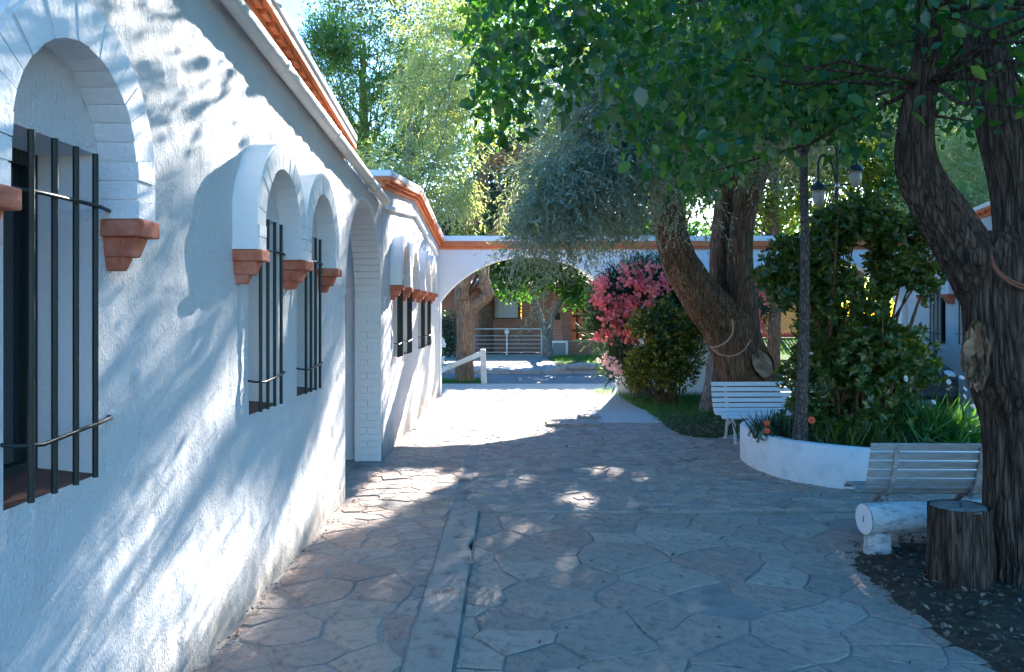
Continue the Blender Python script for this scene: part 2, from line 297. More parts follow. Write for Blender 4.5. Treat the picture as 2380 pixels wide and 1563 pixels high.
def brickm(name, sx=1.):
    m, n, l, b = nodes_of(name); tc = n.new('ShaderNodeTexCoord'); mp = n.new('ShaderNodeMapping')
    mp.inputs['Rotation'].default_value = (R(90), 0, 0); l.new(tc.outputs['Object'], mp.inputs['Vector'])
    t = n.new('ShaderNodeTexBrick'); t.inputs['Scale'].default_value = 1; t.inputs['Brick Width'].default_value = .24*sx; t.inputs['Row Height'].default_value = .08
    t.inputs['Mortar Size'].default_value = .01; t.inputs['Color1'].default_value = (.30,.115,.065,1); t.inputs['Color2'].default_value = (.4,.17,.1,1); t.inputs['Mortar'].default_value = (.33,.28,.24,1)
    l.new(mp.outputs[0], t.inputs['Vector']); l.new(t.outputs['Color'], b.inputs['Base Color']); b.inputs['Roughness'].default_value = .85
    bp = n.new('ShaderNodeBump'); bp.inputs['Strength'].default_value = .5; bp.inputs['Distance'].default_value = .02; bp.invert = True
    l.new(t.outputs['Fac'], bp.inputs['Height']); l.new(bp.outputs[0], b.inputs['Normal']); return m
M['brick'] = brickm('red_brick')

# ------------------------------------------------------------------ where sunlight reaches (gaps that the crowns leave open)
XW = -1.5                                            # plane of the left facades
G1 = [(-1.9,9.7),(-.4,9.7),(.3,10.2),(1.0,11.4),(1.6,12.6),(2.0,14.),(2.3,16.4),(2.5,18.2),(-1.9,18.2)]
G2 = [PG(*q).xy for q in [(850,1092),(1020,1090),(1085,1108),(1010,1150),(940,1195),(850,1235),(760,1258),(700,1300),(620,1380),(560,1450),(500,1520),(470,1500),(640,1300),(800,1140)]]
SPOTS = [(PG(*q).xy, r) for q, r in [((1395,1094),.13),((1440,1096),.09),((1505,1115),.12),((1540,1108),.1),((1625,1098),.15),((1575,1120),.09),((1675,1120),.08),((1345,1158),.14),((1370,1182),.12),
    ((1560,1165),.1),((1635,1163),.11),((1200,1120),.1),((1955,1273),.1),((1365,1348),.11),((1130,1372),.12),((1890,1203),.07),((1690,1128),.09),((1420,1120),.08),((2420,1200),.2)]]
G3 = [(5.2,18.5),(10.5,18.5),(12.5,27.),(14,31.5),(7,31.5),(5.2,24)]
def keep_shade(p, leak=.02):
    """p (n,3): False for leaves whose shadow would land where the photograph shows sun"""
    x, y, z = p[:,0], p[:,1], p[:,2]
    tw = (x-XW)/SX; wy = y-tw; wz = z-SZ*tw
    gt = z/SZ; gx = x-SX*gt; gy = y-gt
    onwall = (wz > 0) & (tw > 0)
    v = wz-SZ*wy
    n = fbm(v*1.9+7., wy*.5, 4.2, 2)+.10*(vn(v*5, wy*1.5, 7.7)-.5)
    thr = np.full(len(x), .525)
    thr -= .12*np.exp(-((wz-.45-.04*(5-wy))/.30)**2)*np.clip((wy-1.8)/1.4, 0, 1)
    thr -= .13*np.clip((wy-5.0)/1.2, 0, 1)
    thr += .10*np.exp(-((wz-1.3)/.4)**2)*np.clip((5.0-wy)/1.5, 0, 1)
    thr += .08*np.clip((2.9-wy)/.8, 0, 1)
    thr += .055*np.clip((wz-1.7)/.5, 0, 1)*np.clip((5.6-wy)/1., 0, 1)
    rear = (wy > 9.2) & (wy < 17) & (fbm(v*2.+1, wy*.8, 1.5, 2) > .36)
    litw = ((n > thr) & (wy > 1.2) & (wy < 7.5)) | rear
    e = .16*(fbm(gx*2, gy*2, 9.1, 2)-.5)
    litg = inpoly(gx+e, gy+e, G1) | inpoly(gx+e, gy-e, G2) | inpoly(gx, gy, G3)
    for (c, r) in SPOTS: litg |= (gx-c[0])**2+((gy-c[1])/2.3)**2 < (r*1.15)**2
    lit = np.where(onwall, litw, litg)
    return ~lit | ((rng.random(len(x)) < leak) & ~(onwall & (wy < 9.2)))

# ------------------------------------------------------------------ ground, paving, street
def sheet(name, pts, z, mat, kind='structure', parent=None):
    b = MB(); b.add([(p[0], p[1], (p[2] if len(p) > 2 else z)) for p in pts], [tuple(range(len(pts)))])
    o = b.build(name, mat, parent)
    if kind: o['kind'] = kind
    return o
sheet('ground', [(-300,-120),(300,-120),(300,400),(-300,400)], -.14, M['earth'])
def slab(name, pts, z0, z1, mat):
    o = MB().extrude([(p[0], p[1], z0) for p in pts], (0,0,z1-z0)).build(name, mat); o['kind'] = 'structure'; return o
STEP = -.022
walk = slab('footpath', [(-1.75,-1),(-.43,-1),(-.43,7.95),(-.43,12.6),(-1.75,12.6)], -.12, 0, M['mortar'])
court = slab('courtyard_paving', [(-.428,7.0),(8.05,7.0),(8.05,12.6),(-.428,12.6)], -.12, -.001, M['mortar'])
lower = slab('courtyard_paving', [(-.29,-1),(8.05,-1),(8.05,6.995),(-.29,6.995)], -.12, STEP, M['joint'])
drive = slab('driveway', [(-1.9,12.604),(8.4,12.604),(8.4,19.5),(-1.9,19.5)], -.12, .004, M['gravel'])
# kerb strip between footpath and the lower paving, with chipped edge
kb = MB(); ys = np.arange(2.6, 7.06, .12); nn = len(ys); vs = []; fs = []
for i, yy in enumerate(ys):
    e = -.29+.010*(float(vn(yy*3, 1.7))-.5)+(-.03 if 5.95 < yy < 6.1 else 0); w = -.52+.014*(float(vn(yy*2, 5.2))-.5); t = .012+.006*(float(vn(yy*5, 9))-.5)
    vs += [(w, yy, -.1), (w, yy, t), (e-.008, yy, t), (e, yy, t-.012), (e+.006, yy, -.1)]
for i in range(nn-1):
    for k in range(4): fs.append((i*5+k, i*5+k+1, i*5+k+6, i*5+k+5))
fs += [(0,1,2,3,4), tuple((nn-1)*5+k for k in (4,3,2,1,0))]
kb.add(vs, fs); k = kb.build('kerb_strip', M['concrete']); k['kind'] = 'structure'

def voronoi(seeds, bound, gap):
    out = []
    S = np.array(seeds)
    for i, s in enumerate(S):
        poly = [tuple(b) for b in bound]; d = ((S-s)**2).sum(1); order = np.argsort(d)[1:26]
        for j in order:
            nrm = S[j]-s; L = np.linalg.norm(nrm); nrm = nrm/L; mid = (S[j]+s)/2-nrm*gap/2*random.choice((.3,.6,.9,1.2,1.6,2.6))
            q = []
            for a in range(len(poly)):
                p0 = np.array(poly[a]); p1 = np.array(poly[(a+1) % len(poly)]); d0 = (p0-mid)@nrm; d1 = (p1-mid)@nrm
                if d0 <= 0: q.append(tuple(p0))
                if d0*d1 < 0: q.append(tuple(p0+(p1-p0)*d0/(d0-d1)))
            poly = q
            if len(poly) < 3: break
        if len(poly) >= 3: out.append((s, poly))
    return out
def seeds_in(x0, x1, y0, y1, rmin, asp=1.25, tries=12000):
    pts = []
    for _ in range(tries):
        p = np.array([random.uniform(x0, x1), random.uniform(y0, y1)]); r = rmin*(.7+1.1*float(vn(p[0]*.9+3, p[1]*.9)))
        if all(((p[0]-q[0])/asp)**2+(p[1]-q[1])**2 > r*r for q in pts[-400:]): pts.append(p)
    return pts
def stone_geo(poly, z0, z1, bnd=None):
    """irregular flag: wobbling outline, worn edge"""
    wfade = lambda p: 1. if bnd is None else float(np.clip(min(p[0]-bnd[0], bnd[1]-p[0], p[1]-bnd[2], bnd[3]-p[1])/.3, 0, 1))
    ring = []
    n = len(poly); wp = lambda p: p+wfade(p)*np.array([.30*(float(fbm(p[0]*1.9+4, p[1]*1.9, 3.3, 2))-.5), .24*(float(fbm(p[0]*1.9+40, p[1]*1.9, 8.1, 2))-.5)])
    for i in range(n):
        a = np.array(poly[i]); b = np.array(poly[(i+1) % n]); L = np.linalg.norm(b-a)
        m = max(1, int(L/.10))
        for k in range(m):
            p = a+(b-a)*(k+.0)/m
            ring.append(wp(p)+ (np.array([random.uniform(-1,1), random.uniform(-1,1)])*.011 if k else 0))
    c = np.mean(ring, 0); ring = [p+(c-p)/max(np.linalg.norm(c-p),1e-3)*(.004 if i % 3 else .0) for i, p in enumerate(ring)]
    tx, ty, th = random.gauss(0,.007), random.gauss(0,.008), random.gauss(0,.0025)
    zz = lambda p, dz: z1+th+dz+(p[0]-c[0])*tx+(p[1]-c[1])*ty
    inner = [p+(c-p)*min(.25, .007/max(np.linalg.norm(c-p),1e-3)) for p in ring]
    m = len(ring)
    vs = [(p[0],p[1],z0) for p in ring]+[(p[0],p[1],zz(p,-.004)) for p in ring]+[(p[0],p[1],zz(p,0)) for p in inner]
    fs = [tuple(range(2*m,3*m))]
    for i in range(m):
        j = (i+1) % m; fs += [(i,j,m+j,m+i), (m+i,m+j,2*m+j,2*m+i)]
    return vs, fs
BED = [tuple(PG(*q, STEP).xy) for q in [(2080,1262),(2005,1275),(1965,1295),(1975,1330),(2030,1375),(2090,1430),(2170,1490),(2240,1530),(2330,1580)]]+[(3.4,2.6),(8.0,2.6),(8.0,7.2),(4.6,6.6),(3.2,6.15)]
LAWN = [(2.1,16.75)]+[tuple(PG(*q).xy) for q in [(1440,925),(1460,940),(1500,960),(1530,985),(1560,1005),(1600,1018),(1680,1022),(1715,1008)]]+[(3.8,11.9),(4.2,12.6),(5.0,14.2),(5.0,16.75)]
def flags(parent, x0, x1, y0, y1, rmin, gap, ztop, limit, skip=None, asp=1.25, tries=12000, mat=None):
    cells = voronoi(seeds_in(x0-.2, x1+.2, y0-.2, y1+.2, rmin, asp, tries), [(x0,y0),(x1,y0),(x1,y1),(x0,y1)], gap)
    cells = [c for c in cells if abs(geometry.area_tri((*c[1][0],0),(*c[1][1],0),(*c[1][2],0))) > .001]
    if skip: cells = [c for c in cells if not any(bool(inpoly(c[0][0], c[0][1], q)) for q in skip)]
    def vis(c): return 0 if (c[0][1] > 3.3 and abs(c[0][0])/max(c[0][1],.1) < .66) else 1
    cells.sort(key=lambda c: (vis(c), c[0][1])); rest = MB()
    for i, (s, poly) in enumerate(cells):
        if len(poly) < 3: continue
        vs, fs = stone_geo(poly, ztop-.03, ztop, (x0,x1,y0,y1))
        if i < limit:
            o = mesh_obj('flagstone', MB().add([(a-s[0], b-s[1], c) for a, b, c in vs], fs).mesh('flagstone'), mat, parent); o.location = (s[0], s[1], 0)
        else: rest.add(vs, fs)
    if rest.v: rest.build('flagstone', mat, parent)['kind'] = 'stuff'
flags(walk, -1.47, -.53, 2.4, 12.55, .145, .009, .006, 230, None, 1.25, 12000, M['stone'])
flags(court, -.41, 7.98, 7.015, 12.55, .14, .007, .005, 300, [LAWN], 1.8, 14000, M['stone2'])
flags(lower, -.27, 7.95, 2.8, 6.975, .155, .0075, STEP+.007, 300, [[(p[0]+.25, p[1]+.0) for p in BED]], 1.75, 14000, M['stone2'])
# beds
def mound(name, poly, z, amp, mat, sp=.09):
    xs = [p[0] for p in poly]; ysl = [p[1] for p in poly]
    gx, gy = np.meshgrid(np.arange(min(xs), max(xs), sp), np.arange(min(ysl), max(ysl), sp)); gx = gx.ravel()+rng.uniform(-.02,.02,gx.size); gy = gy.ravel()+rng.uniform(-.02,.02,gy.size)
    m = inpoly(gx, gy, poly); gx, gy = gx[m], gy[m]
    bp = []
    n = len(poly)
    for i in range(n):
        a = np.array(poly[i]); b = np.array(poly[(i+1) % n]); k = max(1, int(np.linalg.norm(b-a)/sp))
        for t in range(k): bp.append(a+(b-a)*t/k)
    bp = np.array(bp); bp = bp+.09*(np.stack([fbm(bp[:,0]*4, bp[:,1]*4, 1.), fbm(bp[:,0]*4, bp[:,1]*4, 7.)], 1)-.5)
    d = np.sqrt(((gx[:,None]-bp[None,:,0])**2+(gy[:,None]-bp[None,:,1])**2).min(1)); ok = d > sp*.5; gx, gy, d = gx[ok], gy[ok], d[ok]
    co = [Vector((*p,)) for p in bp]+[Vector((a, b)) for a, b in zip(gx, gy)]; nb = len(bp)
    r = geometry.delaunay_2d_cdt(co, [(i, (i+1) % nb) for i in range(nb)], [], 1, 1e-5)
    V = np.array([(v.x, v.y) for v in r[0]]); 
    dd = np.sqrt(((V[:,None,0]-bp[None,:,0])**2+(V[:,None,1]-bp[None,:,1])**2).min(1))
    zz = z-.02+np.clip(dd/.25, 0, 1)*(.035+amp*(fbm(V[:,0]*3, V[:,1]*3, 2.)-.4)+amp*.4*(vn(V[:,0]*11, V[:,1]*11)-.5))
    b = MB(); b.add([(x, y, c) for (x, y), c in zip(V, zz)], [tuple(f) for f in r[2]])
    o = b.build(name, mat, smooth=True); o['kind'] = 'structure'; return o
bed = mound('soil_bed', BED, STEP+.015, .05, M['soil'])
lawn = mound('lawn', LAWN, .01, .04, M['grassbase'])

def scatter_leaves(name, pos, size, tmpl, faces, mat, parent=None, ax=None, nrm=None, kind=None, smooth=False):
    """pos (n,3); ax = leaf axis, nrm = leaf normal, size (n,)"""
    n = len(pos)
    if ax is None: ax = rng.normal(size=(n,3))
    ax = ax/np.linalg.norm(ax, axis=1, keepdims=True)
    if nrm is None: nrm = rng.normal(size=(n,3))
    sx = np.cross(ax, nrm); sx /= np.linalg.norm(sx, axis=1, keepdims=True)+1e-9; nz = np.cross(sx, ax)
    T = np.array(tmpl); k = len(T)
    V = pos[:,None,:]+size[:,None,None]*(T[None,:,0,None]*sx[:,None,:]+T[None,:,1,None]*ax[:,None,:]+T[None,:,2,None]*nz[:,None,:])
    V = V.reshape(-1,3)-np.array(org(parent)); Fa = (np.arange(n)[:,None,None]*k+np.array(faces)[None]).reshape(-1, len(faces[0]))
    o = mesh_obj(name, np_mesh(name, V, Fa), mat, parent, smooth)
    if kind: o['kind'] = kind
    return o
BROAD = [(0,0,0),(.30,.26,.05),(0,.3,-.03),(-.30,.26,.05),(.29,.6,.04),(0,.63,-.04),(-.29,.6,.04),(0,1,-.12)]
BROADF = [(0,1,2),(0,2,3),(1,4,5),(1,5,2),(2,5,6),(2,6,3),(4,7,5),(5,7,6)]
NARROW = [(0,0,0),(.11,.45,.015),(0,1,-.05),(-.11,.45,.015)]; NARROWF = [(0,1,2,3)]
OVAL = [(0,0,0),(.27,.45,.06),(0,1,-.05),(-.27,.45,.06)]; OVALF = [(0,1,2),(0,2,3)]
BLADE = [(-.02,0,0),(.02,0,0),(.012,.6,.05),(0,1,.16),(-.012,.6,.05)]; BLADEF = [(0,1,2),(0,2,4),(4,2,3)]
def grass(name, poly, n, hgt, mat, z, parent=None, zfun=None, dens=None):
    xs = [p[0] for p in poly]; yv = [p[1] for p in poly]
    x = rng.uniform(min(xs), max(xs), n*2); y = rng.uniform(min(yv), max(yv), n*2); ok = inpoly(x, y, poly)
    if dens is not None: ok &= dens(x, y) > rng.random(n*2)
    x, y = x[ok][:n], y[ok][:n]; zz = zfun(x, y) if zfun else np.full(len(x), z)
    ax = rng.normal(size=(len(x),3))*.35+np.array([0,0,1]); s = hgt*rng.uniform(.5, 1.2, len(x))
    return scatter_leaves(name, np.stack([x, y, zz], 1), s, BLADE, BLADEF, mat, parent, ax, None, 'stuff')
nearedge = lambda x, y: np.clip((y-12.0-.2*np.sin(x*5))/2.2, .03, 1)
tag(grass('lawn_grass', LAWN, 15000, .10, M['grass'], .02, dens=nearedge), 'short green grass on the lawn below the forked tree', 'grass')
tag(grass('dry_grass', LAWN, 2500, .06, M['drygrass'], .02), 'dry straw blades among the lawn litter', 'grass')
def chips(name, poly, n, smin, smax, z, mat, label, dens=None):
    xs = [p[0] for p in poly]; yv = [p[1] for p in poly]
    x = rng.uniform(min(xs), max(xs), n*3); y = rng.uniform(min(yv), max(yv), n*3); ok = inpoly(x, y, poly)
    if dens is not None: ok &= dens(x, y) > rng.random(n*3)
    x, y = x[ok][:n], y[ok][:n]; m = len(x)
    ax = rng.normal(size=(m,3))*np.array([1,1,.3]); nr = rng.normal(size=(m,3))*.4+np.array([0,0,1])
    o = scatter_leaves(name, np.stack([x, y, z+.012+rng.uniform(0,.012,m)], 1), rng.uniform(smin, smax, m), OVAL, OVALF, mat, None, ax, nr, 'stuff')
    return tag(o, label, 'litter')
chips('bark_litter', [(p[0]-.03, p[1]-.02) for p in BED], 9000, .015, .06, STEP+.04, M['chips'], 'brown bark chips and leaf litter round the big trunk')
chips('leaf_litter', LAWN, 3500, .03, .07, .03, M['chips'], 'dry fallen leaves along the edge of the lawn', lambda x, y: np.clip((13.6-y)/1.8, .03, 1))
chips('path_litter', [(-1.5,3),(-1.42,3),(-1.40,7.3),(-1.5,7.3)], 170, .01, .035, .0, M['chips'], 'crumbs and dry leaf bits along the foot of the near wall')
chips('paving_litter', [(-.3,3.4),(3,3.4),(4,9),(-.3,9)], 90, .015, .05, STEP+.006, M['chips'], 'scattered dry leaf bits lying on the flagstones')
# moss and dirt in a few joints of the lower paving: dark clods
chips('driveway_litter', [(-1.4,9.8),(1.6,9.8),(2,16),(-1.4,16)], 120, .02, .05, .004, M['chips'], 'scattered dry leaves on the sunlit driveway')

# street and the far side
slab('street', [(-60,19.5),(60,19.5),(60,23.4),(-60,23.4)], -.13, -.06, M['asphalt'])
slab('kerb', [(-60,23.4),(60,23.4),(60,23.6),(-60,23.6)], -.13, .04, M['concrete'])
slab('far_driveway', [(-6,23.6),(1.55,23.6),(1.2,32.4),(-6,32.4)], -.13, .03, M['pave_far'])
FARLAWN = [(1.6,23.62),(9.5,23.62),(9.5,31.6),(1.25,32)]
slab('far_lawn', FARLAWN, -.13, .035, M['grassbase'])
tag(grass('far_lawn_grass', FARLAWN, 16000, .13, M['grass'], .035), 'mown grass of the lawn across the street', 'grass')
kbm = MB()
kbm.tube([(1.0,23.55,.02),(1.5,23.5,.1),(2.0,23.5,.16),(2.6,23.5,.1),(3.0,23.5,.03)], [.05,.1,.12,.09,.04], 8); kbm.build('driveway_kerb_ramp', M['concrete'], smooth=True)['kind'] = 'structure'
sheet('street_verge', [(-1.9,19.5),(-.75,19.5),(-.75,20.6),(-1.9,20.6)], .012, M['grassbase'])
tag(grass('verge_grass', [(-1.9,19.5),(-.7,19.5),(-.7,20.6),(-1.9,20.6)], 1600, .1, M['grass'], .01), 'strip of grass round the foot of the pollarded tree', 'grass')
tag(grass('pier_grass', [(1.7,16.9),(2.2,16.7),(2.2,17.8),(1.75,17.6)], 500, .1, M['grass'], .006), 'tuft of bright grass beside the arch pier', 'grass')
# rising bank with path on the right of the far side
bk = MB(); bk.add([(9.5,23.62,.04),(40,23.62,.04),(40,27.2,.12),(9.5,27.2,.12)], [(0,1,2,3)]); bk.build('far_pavement', M['pave_far'])['kind'] = 'structure'
bk = MB(); bk.add([(5.5,27.21,.13),(40,27.21,.13),(40,32.,.72),(40,60,.8),(5.5,60,.8),(5.5,32.,.72)], [(0,1,2,5),(5,2,3,4)]); bk.build('far_bank', M['grassbase'])['kind'] = 'structure'
tag(grass('bank_grass', [(5.5,27.3),(14,27.3),(14,32),(5.5,32)], 14000, .14, M['grass'], 0, zfun=lambda x, y: .13+(y-27.21)/4.79*.59), 'bright grass on the bank in front of the yellow fence', 'grass')
# concrete cover slabs on the drive
def cover(name, x0, x1, y0, y1, label):
    o = MB().box(x0, x1, y0, y1, .005, .045).build(name, M['concrete'], bevel=.006); return tag(o, label, 'cover')
cover('drain_cover', .52, 1.33, 12.15, 12.72, 'pale concrete drain cover lying half in the sun on the driveway')
cover('drain_cover', 1.05, 1.42, 13.0, 13.35, 'smaller concrete cover just behind the wide drain cover')

# ------------------------------------------------------------------ buildings
def make_wall(name, outer, holes, x0, sp, amp, mat, parent, s=1):
    """wall in the plane X = x0 (outline in Y,Z) with openings and hand-thrown unevenness"""
    loops = [outer]+holes; bp = []; ed = []
    for lp in loops:
        n = len(lp); b0 = len(bp)
        for i in range(n):
            a = np.array(lp[i]); b = np.array(lp[(i+1) % n]); k = max(1, int(np.linalg.norm(b-a)/sp))
            for t in range(k): bp.append(a+(b-a)*t/k)
        m = len(bp)-b0; ed += [(b0+i, b0+(i+1) % m) for i in range(m)]
    bp = np.array(bp)
    ys_ = [p[0] for p in outer]; zs_ = [p[1] for p in outer]
    gy, gz = np.meshgrid(np.arange(min(ys_)+sp/2, max(ys_), sp), np.arange(min(zs_)+sp/2, max(zs_), sp)); gy = gy.ravel(); gz = gz.ravel()
    gy = gy+rng.uniform(-.25,.25,gy.size)*sp; gz = gz+rng.uniform(-.25,.25,gz.size)*sp
    ok = inpoly(gy, gz, outer)
    for h in holes: ok &= ~inpoly(gy, gz, h)
    gy, gz = gy[ok], gz[ok]; d = np.full(len(gy), 9.)
    for i in range(0, len(bp), 200): d = np.minimum(d, np.sqrt((gy[:,None]-bp[None,i:i+200,0])**2+(gz[:,None]-bp[None,i:i+200,1])**2).min(1))
    ok = d > sp*.6; gy, gz = gy[ok], gz[ok]
    co = [Vector((float(a), float(b))) for a, b in np.concatenate([bp, np.stack([gy, gz], 1)])]
    r = geometry.delaunay_2d_cdt(co, ed, [], 0, 1e-6)
    V = np.array([(v.x, v.y) for v in r[0]]); T = np.array([f for f in r[2] if len(f) == 3]); c = V[T].mean(1)
    ok = inpoly(c[:,0], c[:,1], outer)
    for h in holes: ok &= ~inpoly(c[:,0], c[:,1], h)
    T = T[ok]; d = np.full(len(V), 9.)
    for i in range(0, len(bp), 200): d = np.minimum(d, np.sqrt((V[:,None,0]-bp[None,i:i+200,0])**2+(V[:,None,1]-bp[None,i:i+200,1])**2).min(1))
    y, z = V[:,0], V[:,1]
    disp = amp*np.clip(d/.06, 0, 1)*(1.1*(fbm(y*9, z*6, 3., 3)-.5)+.7*(fbm(y*22, z*14, 8., 2)-.5))+.008*(fbm(y*1.3, z*1.1, 5., 2)-.5)*np.clip(d/.2, 0, 1)
    X = x0+s*disp; Vv = np.stack([X, y, z], 1)-np.array(org(parent))
    o = mesh_obj(name, np_mesh(name, Vv, T if s > 0 else T[:,::-1]), mat, parent, True); return o
def arc(yc, zc, r, a0, a1, n): return [(yc+r*math.cos(a0+(a1-a0)*i/n), zc+r*math.sin(a0+(a1-a0)*i/n)) for i in range(n+1)]

_shared = {}
SPRING, RIN, RW, STILT, PROJ = 2.04, .375, .13, .14, .14
def voussoir_mesh(s, depth, r0, rw, ang, key):
    if (s, key) in _shared: return _shared[(s, key)]
    b = MB(); g = ang*.5*.955; pr = []
    for a in (-g, g):
        pr.append((r0, a)); pr.append((r0+rw, a))
    f = lambda r, a, d: (s*d, r*math.sin(a), r*math.cos(a))
    b.hexa([f(r0,-g,0), f(r0,g,0), f(r0+rw,g,0), f(r0+rw,-g,0), f(r0,-g,depth), f(r0,g,depth), f(r0+rw,g,depth), f(r0+rw,-g,depth)])
    me = b.mesh('voussoir'); _shared[(s, key)] = me; return me
def window(bld, x0, s, yr, y0, y1, corbels, zs=1.115, zt=2.27, bars=4, detail=True):
    """arched hood centred at yr over a rectangular barred opening y0..y1"""
    X = lambda d: x0+s*d
    fr = MB(); fd = -.215
    def rect(a0, a1, b0, b1, d0, d1): fr.box(min(X(d0),X(d1)), max(X(d0),X(d1)), a0, a1, b0, b1)
    rect(y0+.001, y0+.055, zs, zt, fd-.05, fd); rect(y1-.055, y1-.001, zs, zt, fd-.05, fd)
    rect(y0+.056, y1-.056, zt-.055, zt-.001, fd-.05, fd-.001); rect(y0+.056, y1-.056, zs+.001, zs+.056, fd-.05, fd-.001); ym = (y0+y1)/2
    rect(ym-.03, ym+.03, zs+.057, zt-.056, fd-.048, fd-.004)
    w = fr.build('window', M['shutter'], bld, bevel=.004)
    for a, b in ((y0+.056, ym-.031), (ym+.031, y1-.056)):
        MB().box(min(X(fd-.03),X(fd-.036)), max(X(fd-.03),X(fd-.036)), a, b, zs+.057, zt-.056).build('pane', M['glass'], w)
    MB().box(min(X(fd-.1),X(fd-.11)), max(X(fd-.1),X(fd-.11)), y0, y1, zs, zt).build('dark_interior', M['dark'], w)  # flat dark sheet standing in for the unlit room
    # reveal lining
    rv = MB(); q = [(y0,zs),(y1,zs),(y1,zt),(y0,zt)]
    lo = [(X(0), a, b) for a, b in q]; li = [(X(-.3), a, b) for a, b in q]
    rv.add(lo+li, [(1,2,6,5),(2,3,7,6),(3,0,4,7)] if s > 0 else [(5,6,2,1),(6,7,3,2),(7,4,0,3)])
    rv.build('reveal', M['plaster'], w)
    sm = MB(); zf = zs-.02; zb = zs+.03
    sm.hexa([(X(-.006),y0-.0,zf-.03),(X(-.006),y1,zf-.03),(X(-.3),y1,zf-.03),(X(-.3),y0,zf-.03),(X(-.006),y0,zf+.022),(X(-.006),y1,zf+.022),(X(-.3),y1,zb),(X(-.3),y0,zb)] if s < 0 else
            [(X(-.3),y0,zf-.03),(X(-.006),y0,zf-.03),(X(-.006),y1,zf-.03),(X(-.3),y1,zf-.03),(X(-.3),y0,zb),(X(-.006),y0,zf+.022),(X(-.006),y1,zf+.022),(X(-.3),y1,zb)])
    sm.build('sill', M['sill'], w)
    # bars
    yb0 = y0+.06 if s > 0 else y0+.09
    if ('bar', zs) not in _shared: _shared[('bar', zs)] = MB().tube([(0,0,0),(0,0,(zt-zs)-.03)], .0105, 8).mesh('bar')
    st = (y1-y0-.17)/(bars-1)
    for k in range(bars): put('bar', _shared[('bar', zs)], M['iron'], w, (X(.05), y0+.055+k*st, zs+.012))
    for zc, sag in ((1.315, .02), (2.07, .004)):
        pts = [(X(-.02), y0-.015, zc), (X(.03), y0+.0, zc-sag*.5), (X(.062), y0+.1, zc-sag), (X(.064), ym, zc-sag*.4), (X(.06), y1-.1, zc), (X(.03), y1+.04, zc), (X(-.01), y1+.095, zc)]
        MB().tube(pts, [.007]*7, 6).build('crossbar', M['iron'], w, smooth=True)
    # hood: mortar core, smooth outer plaster, single painted bricks
    zc = SPRING+STILT
    def ring(r0, r1, d):
        out = [(yr+r1, SPRING+.001)]+arc(yr, zc, r1, 0, math.pi, 24)+[(yr-r1, SPRING+.001)]
        inn = [(yr-r0, SPRING+.001)]+arc(yr, zc, r0, math.pi, 0, 24)+[(yr+r0, SPRING+.001)]
        lp = out+inn; b = MB(); n = len(lp); h = len(out)
        vs = [(X(0.-.01), a, c) for a, c in lp]+[(X(d), a, c) for a, c in lp]; fs = []
        for i in range(n): fs.append((i, (i+1) % n, n+(i+1) % n, n+i))
        for i in range(h-1): fs.append((n+i, n+i+1, n+n-2-i, n+n-1-i))
        return b.add(vs, [f[::-1] for f in fs] if s > 0 else fs)
    ring(RIN+.006, RIN+RW-.004, PROJ-.008).build('hood_core', M['plaster'], w)
    ring(RIN+RW-.006, RIN+RW+.02, PROJ-.004).build('hood_plaster', M['plaster'], w, smooth=False)
    nb = 17; ang = math.pi/nb; vm = voussoir_mesh(s, PROJ, RIN, RW-.002, ang, 'win')
    for k in range(nb):
        a = -math.pi/2+ang*(k+.5)
        put('voussoir', vm, M['brickpaint'], w, (X(0), yr, zc), (-a, 0, 0), (random.uniform(.97, 1.03), 1, 1))
    if ('stilt', s) not in _shared:
        b = MB(); b.box(min(0,s*PROJ), max(0,s*PROJ), 0, RW-.002, 0, .064); _shared[('stilt', s)] = b.mesh('voussoir')
    for side in (-1, 1):
        for k in range(2):
            put('voussoir', _shared[('stilt', s)], M['brickpaint'], w, (X(0), yr+(RIN if side > 0 else -RIN-RW+.002), SPRING+.003+k*.07), None, (random.uniform(.97,1.03), 1, 1))
    for yc, cw in corbels:
        b = MB(); h = cw/2
        def bx(d, hh, za, zb): b.box(min(X(-.01),X(d)), max(X(-.01),X(d)), yc-hh, yc+hh, za, zb)
        bx(.16, h, SPRING-.062, SPRING-.001)
        f = lambda d0, d1, h0, h1, za, zb: b.hexa([(X(-.01),yc-h0,za),(X(d0),yc-h0,za),(X(d0),yc+h0,za),(X(-.01),yc+h0,za),(X(-.01),yc-h1,zb),(X(d1),yc-h1,zb),(X(d1),yc+h1,zb),(X(-.01),yc+h1,zb)])
        f(.10, .125, h-.03, h-.02, SPRING-.135, SPRING-.062); f(.055, .075, h-.042, h-.034, SPRING-.185, SPRING-.135)
        b.build('corbel', M['terra'], w, bevel=.006)
    return w
